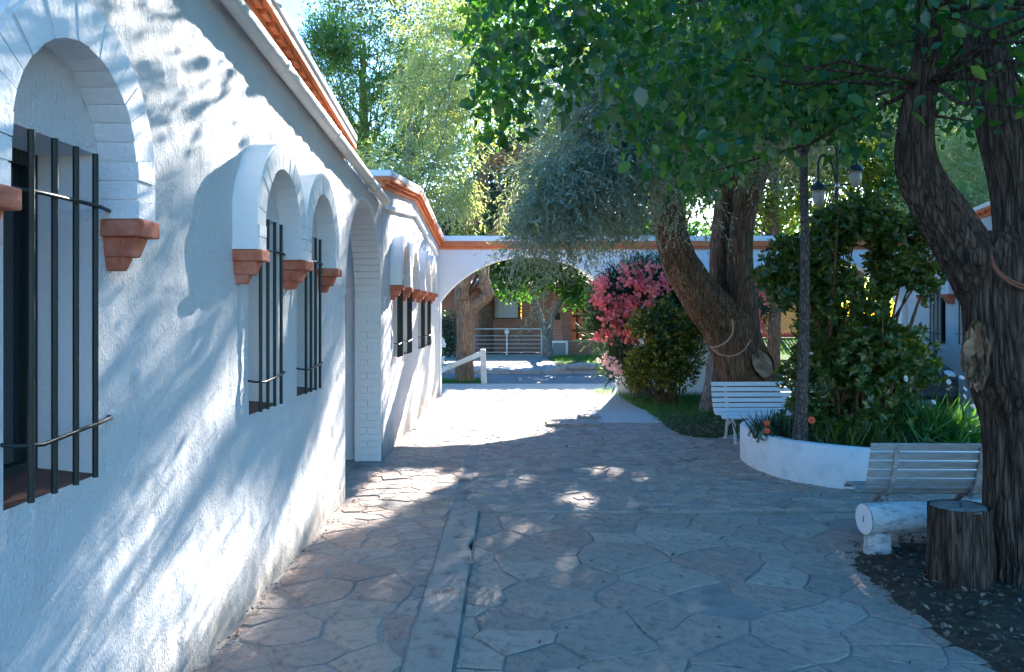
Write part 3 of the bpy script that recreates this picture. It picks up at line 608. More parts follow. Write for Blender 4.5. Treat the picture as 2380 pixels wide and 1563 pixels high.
def cornice(bld, x0, s, line, names=True):
    """double painted course with brick dentils between, under a white cap; line = [(Y, z_bottom)]"""
    X = lambda d: x0+s*d
    def course(nm, d0, d1, za, zb, mat, bev=.006):
        b = MB()
        for (ya, z0), (yb, z1) in zip(line[:-1], line[1:]):
            xa, xb = min(X(d0),X(d1)), max(X(d0),X(d1))
            b.hexa([(xa,ya,z0+za),(xb,ya,z0+za),(xb,yb,z1+za),(xa,yb,z1+za),(xa,ya,z0+zb),(xb,ya,z0+zb),(xb,yb,z1+zb),(xa,yb,z1+zb)])
        return b.build(nm, mat, bld, bevel=bev)
    course('lower_course', -.3, .045, 0, .042, M['orange']); course('recess_course', -.3, .02, .042, .078, M['orange'], 0)
    up = course('upper_course', -.3, .105, .078, .125, M['orange']); course('parapet_cap', -.34, .115, .126, .205, M['plaster'], .02)
    key = ('dentil', s)
    if key not in _shared: _shared[key] = MB().box(min(0,s*.06), max(0,s*.06), -.05, .05, .0, .034).mesh('dentil')
    for (ya, z0), (yb, z1) in zip(line[:-1], line[1:]):
        n = int(abs(yb-ya)/.16)
        for k in range(n):
            t = (k+.5)/n; yy = ya+(yb-ya)*t
            if abs(X(0)/max(yy,.1)) > .75 and s > 0: continue
            put('dentil', _shared[key], M['orange'], bld, (X(.02), yy, z0+(z1-z0)*t+.043), (math.atan2(z1-z0, yb-ya), 0, 0))
    return up
def W(y0, y1, zs=1.115, zt=2.27): return [(y0,zs),(y1,zs),(y1,zt),(y0,zt)]

# near building with the porch archway
bld = thing('white_building', 'white stucco building with barred arched windows and an open porch archway along the footpath', 'building', (XW, 4, 0))
AY0, AY1, AZ = 7.35, 9.35, 1.86
outer = [(-2.,-.1),(AY0,-.1),(AY0,AZ)]+arc((AY0+AY1)/2, AZ, 1.0, math.pi, 0, 28)[1:-1]+[(AY1,AZ),(AY1,-.1),(9.44,-.1),(9.44,3.06),(7.33,3.06),(7.33,3.08),(4.2,3.44),(-2.,2.75)]
make_wall('wall', outer, [W(2.41,2.96), W(4.66,5.25), W(5.70,6.29)], XW, .03, .013, M['stucco'], bld)
window(bld, XW, 1, 2.60, 2.41, 2.96, [(2.165,.15),(3.045,.14)])
window(bld, XW, 1, 4.905, 4.66, 5.25, [(4.455,.15),(5.42,.22)])
window(bld, XW, 1, 5.935, 5.70, 6.29, [(6.37,.15)])
cornice(bld, XW, 1, [(7.34,3.085),(4.2,3.445),(-2,2.75)][::-1])
# roof and unseen walls
rb = MB(); rl = [(7.33,3.0),(4.2,3.36),(-2,2.66)]
rb.extrude([(XW-.35, a, b) for a, b in rl]+[(XW-.35,-2,2.5),(XW-.35,7.33,2.5)], (-6,0,0)); rb.build('roof', M['rooftile'], bld)
MB().box(XW-6.4, XW-6.2, -2, 9.4, -.1, 2.9).box(XW-6.2, XW-.001, -2.2, -2.001, -.1, 2.7).box(XW-6.2, XW-.31, 7.05, 7.34, -.1, 2.55).build('back_walls', M['plaster'], bld)
# porch: lining of the archway, single bricks, ceiling, inner wall
TH = .30; ycn = (AY0+AY1)/2
ln = MB(); prof = [(AY0-.004,-.1),(AY0-.004,AZ)]+arc(ycn, AZ, 1.004, math.pi, 0, 28)[1:-1]+[(AY1+.004,AZ),(AY1+.004,-.1)]
n = len(prof); ln.add([(XW-.002,a,b) for a, b in prof]+[(XW-TH,a,b) for a, b in prof], [(i,i+1,n+i+1,n+i) for i in range(n-1)])
arch = ln.build('archway_lining', M['plaster'], bld)
bh = .078
jm = MB().box(-TH+.004, .003, -.014, .0, .004, bh-.003).mesh('brick'); jm2 = MB().box(-TH*.48, .003, -.014, 0, .004, bh-.003).mesh('brick'); jm3 = MB().box(-TH+.004, -TH*.5, -.014, 0, .004, bh-.003).mesh('brick')
for k in range(int(AZ/bh)):
    if k % 2: put('brick', jm, M['brickpaint'], arch, (XW, AY1+.004-random.uniform(0,.003), k*bh))
    else:
        for m_ in (jm2, jm3): put('brick', m_, M['brickpaint'], arch, (XW, AY1+.004-random.uniform(0,.003), k*bh))
nb = 40; ang = math.pi/nb
b = MB(); g = ang*.46; f = lambda r, a, x: (x, r*math.sin(a), r*math.cos(a))
b.hexa([f(.988,-g,-TH+.004), f(.988,g,-TH+.004), f(1.01,g,-TH+.004), f(1.01,-g,-TH+.004), f(.988,-g,.003), f(.988,g,.003), f(1.01,g,.003), f(1.01,-g,.003)]); vm = b.mesh('voussoir')
for k in range(nb): put('voussoir', vm, M['brickpaint'], arch, (XW, ycn, AZ), (-(-math.pi/2+ang*(k+.5)), 0, 0))
MB().box(-6.5, XW-TH, 7.345, 9.6, 2.9, 3.02).build('porch_ceiling', M['plaster'], bld)
MB().box(-6.5, XW-TH-.001, 9.47, 9.75, -.1, 2.899).build('porch_wall', M['plaster'], bld)
sheet('porch_floor', [(-6.5,7.2),(-1.751,7.2),(-1.751,9.75),(-6.5,9.75)], -.004, M['concrete'])
nbd = thing('notice_board', 'red notice board on the inner wall of the porch', 'notice board', (-2.2, 9.45, 1.55))
MB().box(-2.45, -1.925, 9.43, 9.468, 1.55, 2.14).build('board', M['red'], nbd, bevel=.01)
# drainpipe along the gable
dp = thing('drainpipe', 'pale drainpipe sloping along the upper wall towards the porch archway', 'pipe', (XW+.06, 6, 3.1))
pl = [(XW+.065, y, 3.30-.066*(y-4.19)) for y in (2.2, 4.19, 5.6, 7.3, 8.4, 9.3)]
MB().tube(pl, .05, 12).build('pipe', M['pipe'], dp, smooth=True)
for yy in (3.6, 5.1, 6.6, 8.2):
    z = 3.30-.066*(yy-4.19); MB().lathe((XW+.065, yy, z), [(.056,-.02),(.056,.02)], 12, 'y').build('clip', M['pipe'], dp)
z9 = 3.30-.066*(9.3-4.19); MB().lathe((XW+.065, 8.55, z9+.05), [(.06,-.05),(.06,.05)], 12, 'y').build('socket', M['pipe'], dp)

# rear building
bld2 = thing('white_building', 'white gabled building with four barred windows and orange cornice joining the street arch', 'building', (XW, 13, 0))
rl2 = [(9.44,3.14),(12.6,3.42),(16.4,3.05)]
outer = [(9.445,-.1),(16.75,-.1),(16.75,3.02),(16.4,3.05),(12.6,3.42),(9.445,3.14)]
ws = [(10.56,10.33,10.9),(11.55,11.3,11.88),(13.3,13.05,13.62),(14.3,14.03,14.62)]
make_wall('wall', outer, [W(a, b) for _, a, b in ws], XW+.002, .06, .02, M['stucco'], bld2)
window(bld2, XW+.002, 1, 10.56, 10.33, 10.9, [(10.12,.15),(11.05,.22)]); window(bld2, XW+.002, 1, 11.565, 11.3, 11.88, [(11.99,.15)])
window(bld2, XW+.002, 1, 13.3, 13.05, 13.62, [(12.86,.15),(13.8,.22)]); window(bld2, XW+.002, 1, 14.305, 14.03, 14.62, [(14.74,.15)])
cornice(bld2, XW+.002, 1, [(9.40,3.14),(12.6,3.425),(16.78,3.055)])
# cornice return on the end towards the porch
for nm, d, za, zb, mt in (('lower_course',.045,0,.042,'orange'),('recess_course',.02,.042,.078,'orange'),('upper_course',.105,.078,.125,'orange'),('parapet_cap',.115,.126,.205,'plaster')):
    MB().box(-5, XW-.31, 9.44-d, 9.7, 3.14+za, 3.14+zb).build(nm, M[mt], bld2, bevel=.006)
MB().box(-5, XW-.002, 9.46, 9.76, 3.021, 3.14).build('gable_return', M['plaster'], bld2)
rb = MB(); rb.extrude([(XW-.35, a, b-.02) for a, b in rl2]+[(XW-.35,16.4,2.6),(XW-.35,9.8,2.6)], (-6,0,0)); rb.build('roof', M['rooftile'], bld2)
MB().box(XW-6.4, XW-6.2, 9.8, 17, -.1, 2.6).box(XW-6.2, XW-.12, 16.8, 17.05, -.1, 2.6).build('back_walls', M['plaster'], bld2)
md = MB()
for (ya, z0), (yb, z1) in (((9.5,2.93),(12.6,3.2)), ((12.6,3.2),(16.3,2.86))): md.bar((XW+.02,ya,z0), (XW+.02,yb,z1), .045, .05)
md.build('gable_strip', M['plaster'], bld2, bevel=.01)  # thin raised strip parallel to the gable slope

# wall with two wide arches towards the street
aw = thing('arch_wall', 'white wall with wide arched openings and orange band facing the courtyard', 'wall', (3.3, 16.8, 0))
AYF, ATH = 16.78, .34
def segarc(xa, xb, zs, rise, n=26):
    h = (xb-xa)/2; r = (h*h+rise*rise)/(2*rise); c = (xa+xb)/2; zc = zs+rise-r; a = math.asin(h/r)
    return [(c+r*math.sin(-a+2*a*i/n), zc+r*math.cos(-a+2*a*i/n)) for i in range(n+1)]
o1 = [(XW-.1,-.1),(-1.47,-.1)]+segarc(-1.47,2.16,1.93,.92)+[(2.16,-.1),(4.42,-.1)]+segarc(4.42,8.0,1.93,.92)+[(8.0,-.1),(8.2,-.1),(8.2,3.0),(XW-.1,3.0)]
MB().extrude([(x, AYF, z) for x, z in o1], (0,ATH,0)).build('wall', M['plaster'], aw, bevel=.012)
for nm, d, za, zb, mt in (('lower_course',.04,3.0,3.05,'orange'),('upper_course',.075,3.051,3.16,'orange'),('parapet_cap',.085,3.161,3.27,'plaster')):
    MB().box(XW-.08, 8.18, AYF-d, AYF+ATH+d, za, zb).build(nm, M[mt], aw, bevel=.012)

# right building (mirror of the left one)
XR = 8.1
bld3 = thing('white_building', 'white gabled building with barred windows behind the parked dark car', 'building', (XR, 13, 0))
rl3 = [(9.4,3.1),(12.7,3.46),(16.75,3.06)]
outer = [(9.0,-.1),(16.77,-.1),(16.77,3.06),(12.7,3.46),(9.0,3.06)]
ws = [(15.55,15.27,15.85),(14.52,14.25,14.83)]
make_wall('wall', outer, [W(a, b) for _, a, b in ws], XR, .07, .02, M['stucco'], bld3, -1)
window(bld3, XR, -1, 15.55, 15.27, 15.85, [(15.04,.24),(16.0,.15)]); window(bld3, XR, -1, 14.53, 14.25, 14.83, [(14.08,.15)])
cornice(bld3, XR, -1, [(9.0,3.06),(12.7,3.46),(16.77,3.06)])
MB().extrude([(XR+.3, a, b-.02) for a, b in rl3]+[(XR+.3,16.7,2.6),(XR+.3,9.4,2.6)], (6,0,0)).build('roof', M['rooftile'], bld3)
MB().box(XR+.31, XR+6, 9.0, 9.2, -.1, 2.7).box(XR+6, XR+6.2, 9, 16.8, -.1, 2.7).build('back_walls', M['plaster'], bld3)

# ------------------------------------------------------------------ trunks
def crom(pts, rad, step):
    pts = [Vector(p) for p in pts]; n = len(pts); out = []; ro = []
    for i in range(n-1):
        p0 = pts[max(i-1,0)]; p1 = pts[i]; p2 = pts[i+1]; p3 = pts[min(i+2,n-1)]; m = max(2, int((p2-p1).length/step))
        for k in range(m):
            t = k/m; out.append(.5*((2*p1)+(p2-p0)*t+(2*p0-5*p1+4*p2-p3)*t*t+(3*p1-p0-3*p2+p3)*t**3)); ro.append(rad[i]+(rad[i+1]-rad[i])*t)
    return out+[pts[-1]], ro+[rad[-1]]
def trunk(name, pts, rad, mat, parent, seg=40, step=.035, amp=.12, nr=9, seed=0., flare=0., twist=.6):
    pts, rad = crom(pts, rad, step); n = len(pts); V = np.zeros((n*seg, 3)); u = None; s = 0
    th = np.arange(seg)*2*math.pi/seg
    for i in range(n):
        t = (pts[min(i+1,n-1)]-pts[max(i-1,0)]).normalized()
        if u is None:
            u = t.cross(Vector((0,1,0)));
            if u.length < .1: u = t.cross(Vector((1,0,0)))
        u = (u-t*u.dot(t)).normalized(); w = t.cross(u)
        if i: s += (pts[i]-pts[i-1]).length
        c, sn = np.cos(th+twist*s*.2), np.sin(th+twist*s*.2); q = nr/2.2
        rid = 1-np.abs(2*vn(c*q+seed, sn*q+11, s*1.6+seed)-1)
        rid2 = 1-np.abs(2*vn(c*q*2+seed, sn*q*2+31, s*3.4)-1)
        lump = vn(c*1.2+seed, sn*1.2, s*1.8+5)-.5
        fl = 1+flare*math.exp(-s/.22)*(1+.5*np.sin(th*5+seed))
        r = rad[i]*(1+amp*(rid-.6)+amp*.5*(rid2-.6)+amp*1.1*lump)*fl
        V[i*seg:(i+1)*seg] = np.array(pts[i])+np.outer(np.cos(th)*r, np.array(u))+np.outer(np.sin(th)*r, np.array(w))
    i, k = np.meshgrid(np.arange(n-1), np.arange(seg), indexing='ij'); i, k = i.ravel(), k.ravel(); k2 = (k+1) % seg
    Fa = np.stack([i*seg+k, i*seg+k2, (i+1)*seg+k2, (i+1)*seg+k], 1)
    V -= np.array(org(parent)); o = mesh_obj(name, np_mesh(name, V, Fa), mat, parent, True); return o
def trunk_px(name, pp, mat, parent, **k):
    """pp = [(px, py, Y, radius in px)]"""
    return trunk(name, [P(a, b, Y) for a, b, Y, r in pp], [r*Y/F for a, b, Y, r in pp], mat, parent, **k)
def twigs(name, pairs, r0, r1, mat, parent, seg=5):
    b = MB()
    for a, c in pairs:
        a = Vector(a); c = Vector(c); m = (a+c)/2+Vector((random.gauss(0,.08), random.gauss(0,.08), random.gauss(.05,.08)))*(c-a).length
        b.tube([a, (a+m)/2+Vector((0,0,.02)), m, (m+c)/2, c], [r0, r0*.8+r1*.2, (r0+r1)/2, r0*.25+r1*.75, r1], seg, False)
    return b.build(name, mat, parent, smooth=True)

# ---- big broad-leaved tree on the right
T1 = P(2375, 1350, 5.2); T1.z = STEP
mul = thing('broad_leaved_tree', 'big dark forked tree with broad hanging leaves rising from the soil bed beside the stump', 'tree', T1)
trunk_px('trunk', [(2388,1385,5.2,92),(2384,1300,5.2,77),(2376,1120,5.2,72),(2366,980,5.2,74),(2344,860,5.2,88),(2326,740,5.2,80),(2320,640,5.2,76),(2335,560,5.22,70)], M['bark'], mul, seg=140, step=.02, amp=.17, nr=13, seed=2., flare=.22)
trunk_px('limb', [(2318,720,5.2,58),(2262,612,5.2,58),(2205,520,5.2,54),(2150,430,5.2,47),(2128,360,5.18,43),(2133,270,5.15,36),(2152,160,5.1,30),(2160,30,5.0,27),(2120,-200,4.9,22),(2020,-420,4.8,16)], M['bark'], mul, seg=90, step=.025, amp=.16, nr=11, seed=5.)
trunk_px('limb', [(2345,700,5.3,62),(2372,580,5.35,56),(2362,430,5.4,55),(2330,300,5.45,52),(2300,180,5.5,46),(2290,40,5.5,38),(2350,-180,5.4,30),(2460,-400,5.3,22)], M['bark'], mul, seg=90, step=.025, amp=.16, nr=11, seed=9.)
# long scar on the trunk with its lip of bark and a hollow below
ctr = P(2266,826,4.985); nrm = Vector((-.80,-.6,.0)).normalized(); rt = nrm.cross(Vector((0,0,1))).normalized(); ZU = Vector((0,0,1))
def patch(name, c, w_, h_, dep, mat, nseg=28, nr=5):
    vs = [c-nrm*dep]; b = MB()
    for ri in range(1, nr+1):
        for k in range(nseg):
            a = 2*math.pi*k/nseg; q = ri/nr; jr = 1+.13*math.sin(3*a+1)+.09*math.sin(7*a+.5)+.05*math.sin(13*a); taper = 1-.35*max(math.sin(a),0)
            vs.append(c-nrm*(dep*(1-q*q)-.012*math.sin(9*a+ri)*q)+rt*(math.cos(a)*w_*q*jr*taper)+ZU*(math.sin(a)*h_*q*jr))
    b.add(vs, [(0,1+k,1+(k+1)%nseg) for k in range(nseg)]+[(1+(ri-1)*nseg+k,1+ri*nseg+k,1+ri*nseg+(k+1)%nseg,1+(ri-1)*nseg+(k+1)%nseg) for ri in range(1,nr) for k in range(nseg)])
    return b.build(name, mat, mul, smooth=True)
patch('scar', ctr, .062, .19, .03, M['cutwood']); patch('scar_hollow', ctr-ZU*.075+nrm*.012, .042, .085, .03, M['bark_brown'])
lp = [ctr-nrm*.012+rt*(math.cos(a)*.074*(1+.1*math.sin(3*a+1))*(1-.35*max(math.sin(a),0)))+ZU*(math.sin(a)*.205) for a in np.linspace(0, 2*math.pi, 41)]
MB().tube(lp, [.015+.006*math.sin(5*i) for i in range(41)], 8, False).build('scar_lip', M['bark_brown'], mul, smooth=True)
knot = P(2272,598,4.93); MB().lathe(knot, [(.0,-.05),(.05,-.045),(.062,-.01),(.05,.02),(.025,.012),(.0,.0)], 14, 'y').build('knot', M['bark'], mul, smooth=True)

def crown_mask_mul(p):
    x, y, z = p[:,0], p[:,1], p[:,2]; px = CX+F*x/np.maximum(y,.3); py = HY-F*(z-H)/np.maximum(y,.3)
    tx = [900,1040,1060,1100,1150,1200,1260,1330,1400,1480,1540,1600,1650,1720,1800,1900,2000,2080,2200,2300,2400,2600]
    ty = [-90,-60,10,210,270,210,150,140,190,250,320,370,350,290,240,260,300,270,220,240,270,330]
    lim = np.interp(px, tx, ty)+np.where(px < 1045, 0, (fbm(x*1.7, y*1.7, z*1.0, 2)-.5)*460+30-110*rng.random(len(x))**2)
    return (py < lim) | (y < .6)
MULC = []
def make_mulberry_crown():
    # twig-end clusters through the crown
    n = 2700; c = np.stack([rng.uniform(-2.4, 10., n), rng.uniform(-4.5, 10.2, n), rng.uniform(2.5, 7.0, n)], 1)
    ez = ((c[:,0]-3.4)/6.6)**2+((c[:,1]-3.6)/7.6)**2; c = c[(c[:,1] > 1.4) | ((c[:,0] > 4.5) & (c[:,2] < 5.5))]; ez = ((c[:,0]-3.4)/6.6)**2+((c[:,1]-3.6)/7.6)**2  # unseen part behind the camera is added to block sky light
    c = c[(ez < 1) & (c[:,2] < 7.2-2.2*ez)]
    # fewer high inside, more on the visible underside
    lowb = np.where((c[:,1] > 4) & (c[:,2] < 5), 1., .75); c = c[rng.random(len(c)) < lowb]
    per = 60; pos = np.repeat(c, per, 0)+rng.normal(size=(len(c)*per,3))*np.array([.34,.34,.26])
    # a leafy curtain that fills the part of the crown in view
    m = 34000; Y = rng.uniform(4.4, 8.8, m); px = rng.uniform(1040, 2420, m); py = rng.uniform(-60, 460, m); kk = (rng.random(m) < .62) | ((px > 1750) & (py < 280) & (Y > 6)); Y, px, py = Y[kk], px[kk], py[kk]
    cur = np.stack([(px-CX)/F*Y, Y, H-(py-HY)/F*Y], 1); cl = fbm(cur[:,0]*1.9, cur[:,1]*1.9, cur[:,2]*1.9, 2); cur = cur[cl > .47]
    pos = np.concatenate([pos, cur])
    pos = pos[(pos[:,2] > 2.3)]
    pos = pos[crown_mask_mul(pos)]
    d = np.linalg.norm(pos-np.array([0,0,H]), axis=1); pos = pos[(d > 4.6) | ((d > 2.6) & (HY-F*(pos[:,2]-H)/np.maximum(pos[:,1],.3) < -30))]
    return c, pos
cl_c, mp_ = make_mulberry_crown(); lx_ = CX+F*mp_[:,0]/np.maximum(mp_[:,1],.3); ly_ = HY-F*(mp_[:,2]-H)/np.maximum(mp_[:,1],.3)
mp_ = mp_[~((mp_[:,1] < 5.4) & (mp_[:,1] > 1) & (lx_ > 2050) & (ly_ > 70) & (rng.random(len(mp_)) > .22))]; nL = len(mp_)
ax = rng.normal(size=(nL,3))*np.array([.75,.75,.5])+np.array([0,0,-.75]); nr_ = rng.normal(size=(nL,3))*.8+np.array([0,-.2,.8]); sz = .035+.075*rng.random(nL)**1.2
pxm = CX+F*mp_[:,0]/mp_[:,1]; pym = HY-F*(mp_[:,2]-H)/mp_[:,1]
inv = (pxm > 1030) & (pxm < 2380) & (pym > 0) & (pym < 560); score = np.where(inv, sz/mp_[:,1]*(1+pym/500.), 0); big = np.argsort(-score)[:300]
restm = np.ones(nL, bool); restm[big] = False
crown = scatter_leaves('crown', mp_[restm], sz[restm], BROAD, BROADF, M['mulberry'], mul, ax[restm], nr_[restm], 'stuff', True)
lm = [MB().add([(a*q, b, c*h_) for a, b, c in BROAD], BROADF).mesh('leaf') for q, h_ in ((1,1),(.9,1.8),(1.12,.5),(1,2.5))]
for m_ in lm: m_.polygons.foreach_set('use_smooth', [True]*len(m_.polygons))
def leaf_piece(me, mat, parent, p, a, nv, s):
    a = Vector(a).normalized(); x = a.cross(Vector(nv)).normalized(); z = x.cross(a)
    o = bpy.data.objects.new('leaf', me); C.objects.link(o)
    if not me.materials: me.materials.append(mat)
    o.parent = parent; o.matrix_local = Matrix.Translation(Vector(p)-org(parent)) @ Matrix((x, a, z)).transposed().to_4x4() @ Matrix.Scale(s, 4); return o
for i in big: leaf_piece(random.choice(lm), M['mulberry'], crown, mp_[i], ax[i], nr_[i], float(sz[i])*1.08)
tips = [P(2160,30,5.0), P(2120,-200,4.9), P(2020,-420,4.8), P(2290,40,5.5), P(2350,-180,5.4), P(2460,-400,5.3), P(2150,200,5.1)]
pairs = []
vis_c = [c for c in cl_c if crown_mask_mul(c[None])[0] and c[1] > 3 ]
random.shuffle(vis_c)
for c in vis_c:
    t = min(tips, key=lambda q: (q-Vector(c)).length)
    if (t-Vector(c)).length < 1.7: pairs.append((t, c))
twigs('branch', pairs[:150], .018, .004, M['bark'], mul)
# rope round the fork
rp = [P(2303,590,4.92), P(2306,610,4.9), P(2325,635,4.9), P(2355,655,4.91), P(2395,668,4.95), P(2440,672,5.05)]
rpp, _ = crom(rp, [1]*6, .02)
tag(MB().tube(rpp, .009, 7).tube([p+Vector((.004,-.004,-.022)) for p in rpp], .009, 7).build('rope', M['redrope'], smooth=True), 'rusty red rope slung round the fork of the big dark tree', 'rope')

# ---- stump, log seat
st = thing('tree_stump', 'upright cut tree stump with grooved bark beside the big trunk', 'stump', (2.815, 5.14, STEP))
trunk('bark', [(2.815,5.14,STEP-.05),(2.812,5.14,.12),(2.815,5.14,.3),(2.812,5.14,.488)], [.192,.182,.175,.172], M['bark'], st, seg=72, step=.02, amp=.10, nr=13, seed=21., flare=.05, twist=.2)
tp = MB(); vs = [(2.812,5.14,.484)]; 
for ri, zz in ((.5,.486),(.9,.486),(.955,.475)):
    for k in range(40):
        a = 2*math.pi*k/40; r = .172*ri*(1+.04*math.sin(3*a)+.03*math.sin(5*a+2)); vs.append((2.812+r*math.cos(a), 5.14+r*math.sin(a), zz))
tp.add(vs, [(0,1+k,1+(k+1)%40) for k in range(40)]+[(1+q*40+k,1+(q+1)*40+k,1+(q+1)*40+(k+1)%40,1+q*40+(k+1)%40) for q in range(2) for k in range(40)])
tp.build('cut_top', M['rings'], st, smooth=True)
MB().bar((2.80,5.10,.4875),(2.85,5.2,.4875),.008,.003).build('crack', M['dark'], st)
lg = thing('log_seat', 'white painted log resting on short round posts beside the stump', 'log seat', (3.1, 5.85, STEP))
L0, L1 = Vector((2.50,5.80,.235)), Vector((3.78,5.98,.235)); dr = (L1-L0).normalized()
trunk('log', [L0, L0+dr*.4, L0+dr*.9, L1], [.11,.108,.11,.108], M['logwhite'], lg, seg=36, step=.04, amp=.04, nr=6, seed=3.)
for e, sg in ((L0,-1),(L1,1)):
    b = MB(); u = Vector((0,0,1)); w = dr.cross(u); ring_ = [e+dr*sg*.004+(u*math.sin(a)+w*math.cos(a))*.1085 for a in np.linspace(0,2*math.pi,29)[:-1]]
    b.add([e+dr*sg*.006]+ring_, [(0,1+k,1+(k+1)%28) for k in range(28)]); b.build('sawn_end', M['benchwhite'], lg)
MB().bar(L0-dr*.008+Vector((0,-.0,.02)), L0-dr*.008+Vector((0,.0,-.02)), .006, .003).build('end_crack', M['dark'], lg)
for q in (.1, 1.15):
    p = L0+dr*q; MB().lathe((p.x, p.y, STEP-.04), [(.098,0),(.096,.04),(.09,.14),(.088,.21)], 24).build('post', M['logwhite'], lg, smooth=False)

# ---- benches
def bench(name, label, loc, rz, length, mat, fmat, frames, back_n=7):
    t = thing(name, label, 'bench', loc, 'white slatted benches'); t.rotation_euler = (0,0,rz); ORG[t.name] = Vector((0,0,0))
    # local frame: x along the bench, seat towards +y, backrest at -y
    prof = [(-.27,.735),(-.255,.665),(-.236,.595),(-.212,.525),(-.183,.458),(-.14,.398),(-.085,.36),(-.015,.352),(.055,.362),(.125,.375),(.19,.372),(.24,.345)]
    ws = .056
    for i, (y, z) in enumerate(prof):
        a = prof[max(i-1,0)]; c = prof[min(i+1,len(prof)-1)]; tg = Vector((0, c[0]-a[0], c[1]-a[1])).normalized(); nn_ = Vector((0, -tg.z, tg.y))
        b = MB(); ctr_ = Vector((0,y,z)); hl = length/2
        q = [ctr_+tg*ss*ws/2+nn_*nz for ss, nz in ((-1,0),(1,0),(1,.02),(-1,.02))]
        b.hexa([q[0]+Vector((-hl,0,0)), q[0]+Vector((hl,0,0)), q[1]+Vector((hl,0,0)), q[1]+Vector((-hl,0,0)), q[3]+Vector((-hl,0,0)), q[3]+Vector((hl,0,0)), q[2]+Vector((hl,0,0)), q[2]+Vector((-hl,0,0))])
        b.build('slat', mat, t, bevel=.004)
    for fx in frames:
        off = [(y+ (.014 if 0 else 0), z) for y, z in prof]; pts = []
        for i, (y, z) in enumerate(prof):
            a = prof[max(i-1,0)]; c = prof[min(i+1,len(prof)-1)]; tg = Vector((0, c[0]-a[0], c[1]-a[1])).normalized(); nn_ = Vector((0, -tg.z, tg.y)); pts.append(Vector((fx,y,z))-nn_*.014)
        b = MB()
        for p0, p1 in zip(pts[:-1], pts[1:]): b.bar(p0, p1, .036, .022, (0,0,1) if abs((p1-p0).z) < abs((p1-p0).y) else (0,1,0))
        b.build('frame', fmat, t, bevel=.003)
        c1, r1 = crom([(fx,-.13,.35),(fx,-.17,.26),(fx,-.21,.13),(fx,-.27,.0)], [.02,.022,.018,.02], .03); MB().tube(c1, r1, 8).lathe((fx,-.275,0), [(.035,0),(.03,.018),(.018,.03)], 10).build('leg', fmat, t, smooth=True)
        c1, r1 = crom([(fx,.0,.335),(fx,.06,.3),(fx,.13,.24),(fx,.17,.12),(fx,.19,.0)], [.02,.022,.022,.018,.02], .03); MB().tube(c1, r1, 8).lathe((fx,.195,0), [(.035,0),(.03,.018),(.018,.03)], 10).build('leg', fmat, t, smooth=True)
        c1, r1 = crom([(fx,.165,.16),(fx,.09,.235),(fx,.0,.265),(fx,-.1,.235),(fx,-.19,.17)], [.013]*5, .03); MB().tube(c1, r1, 7).build('brace', fmat, t, smooth=True)
    return t
bench('park_bench', 'white slatted bench seen from behind, backrest next to the white log', (3.42, 6.24, STEP), R(-1.5), 1.56, M['benchgrey'], M['rustiron'], (-.60,.02,.60))
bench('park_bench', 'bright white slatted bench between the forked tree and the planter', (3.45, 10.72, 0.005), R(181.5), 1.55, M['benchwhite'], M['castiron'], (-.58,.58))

# ---- planter
PLC = Vector((3.9, 9.02)); 
def pl_outline(off=0., n=72):
    o = []
    for k in range(n):
        a = 2*math.pi*k/n; c, s_ = math.cos(a), math.sin(a)
        e = 2.6; rx, ry = 1.27-off, 1.27-off
        o.append((PLC.x+math.copysign(abs(c)**(2/e), c)*rx+.03*math.sin(2*a), PLC.y+math.copysign(abs(s_)**(2/e), s_)*ry))
    return o
pln = thing('planter', 'low white rounded planter wall holding the leafy shrub', 'planter', (PLC.x, PLC.y, 0))
b = MB(); n = 72; rings = [(0.0,-.03),(0.0,.385),(.012,.40),(.10,.403),(.115,.39),(.12,.2)]; vs = []; fs = []
for off, z in rings: vs += [(x, y, z+.006*math.sin(x*7+y*3)) for x, y in pl_outline(off)]
for i in range(len(rings)-1):
    for k in range(n): fs.append((i*n+k, i*n+(k+1)%n, (i+1)*n+(k+1)%n, (i+1)*n+k))
b.add(vs, fs); b.build('wall', M['plaster_old'], pln, smooth=True)
b = MB(); ol = pl_outline(.119); b.add([(x,y,.335) for x, y in ol]+[(PLC.x,PLC.y,.40)], [(k,(k+1)%n,n) for k in range(n)]); b.build('soil', M['soil'], pln)
SOILZ = .35

# ---- foliage helpers
def ellipsoids(E, n, shell=.45):
    """E = [(center, (rx,ry,rz), weight)] -> points"""
    w = np.array([e[2] for e in E], float); w /= w.sum(); idx = rng.choice(len(E), n, p=w)
    v = rng.normal(size=(n,3)); v /= np.linalg.norm(v, axis=1, keepdims=True); r = rng.random(n)**shell
    c = np.array([list(e[0]) for e in E])[idx]; rad = np.array([e[1] for e in E])[idx]
    return c+v*r[:,None]*rad, v
def clump(p, f, thr): return p[fbm(p[:,0]*f, p[:,1]*f, p[:,2]*f, 2) > thr]
def sprays(name, base, dirs, length, nl, leaf, mat, parent, tm=NARROW, tf=NARROWF, spread=.9, droop=.35, kind='stuff'):
    """drooping leafy shoots: leaves set alternately along each shoot"""
    n = len(base); dirs = dirs/np.linalg.norm(dirs, axis=1, keepdims=True); L = length*rng.uniform(.6, 1.3, n)
    t = (np.arange(nl)+.5)/nl
    path = base[:,None,:]+dirs[:,None,:]*(L[:,None]*t)[...,None]; path[...,2] -= droop*(L[:,None]*t[None]**2)
    side = rng.normal(size=(n,nl,3)); tang = dirs[:,None,:]+np.zeros((n,nl,3)); tang[...,2] -= 2*droop*t[None]
    ax = tang/np.linalg.norm(tang, axis=2, keepdims=True)+spread*side/np.linalg.norm(side, axis=2, keepdims=True)
    s = leaf*rng.uniform(.6, 1.25, n*nl)
    return scatter_leaves(name, path.reshape(-1,3), s, tm, tf, mat, parent, ax.reshape(-1,3), None, kind)
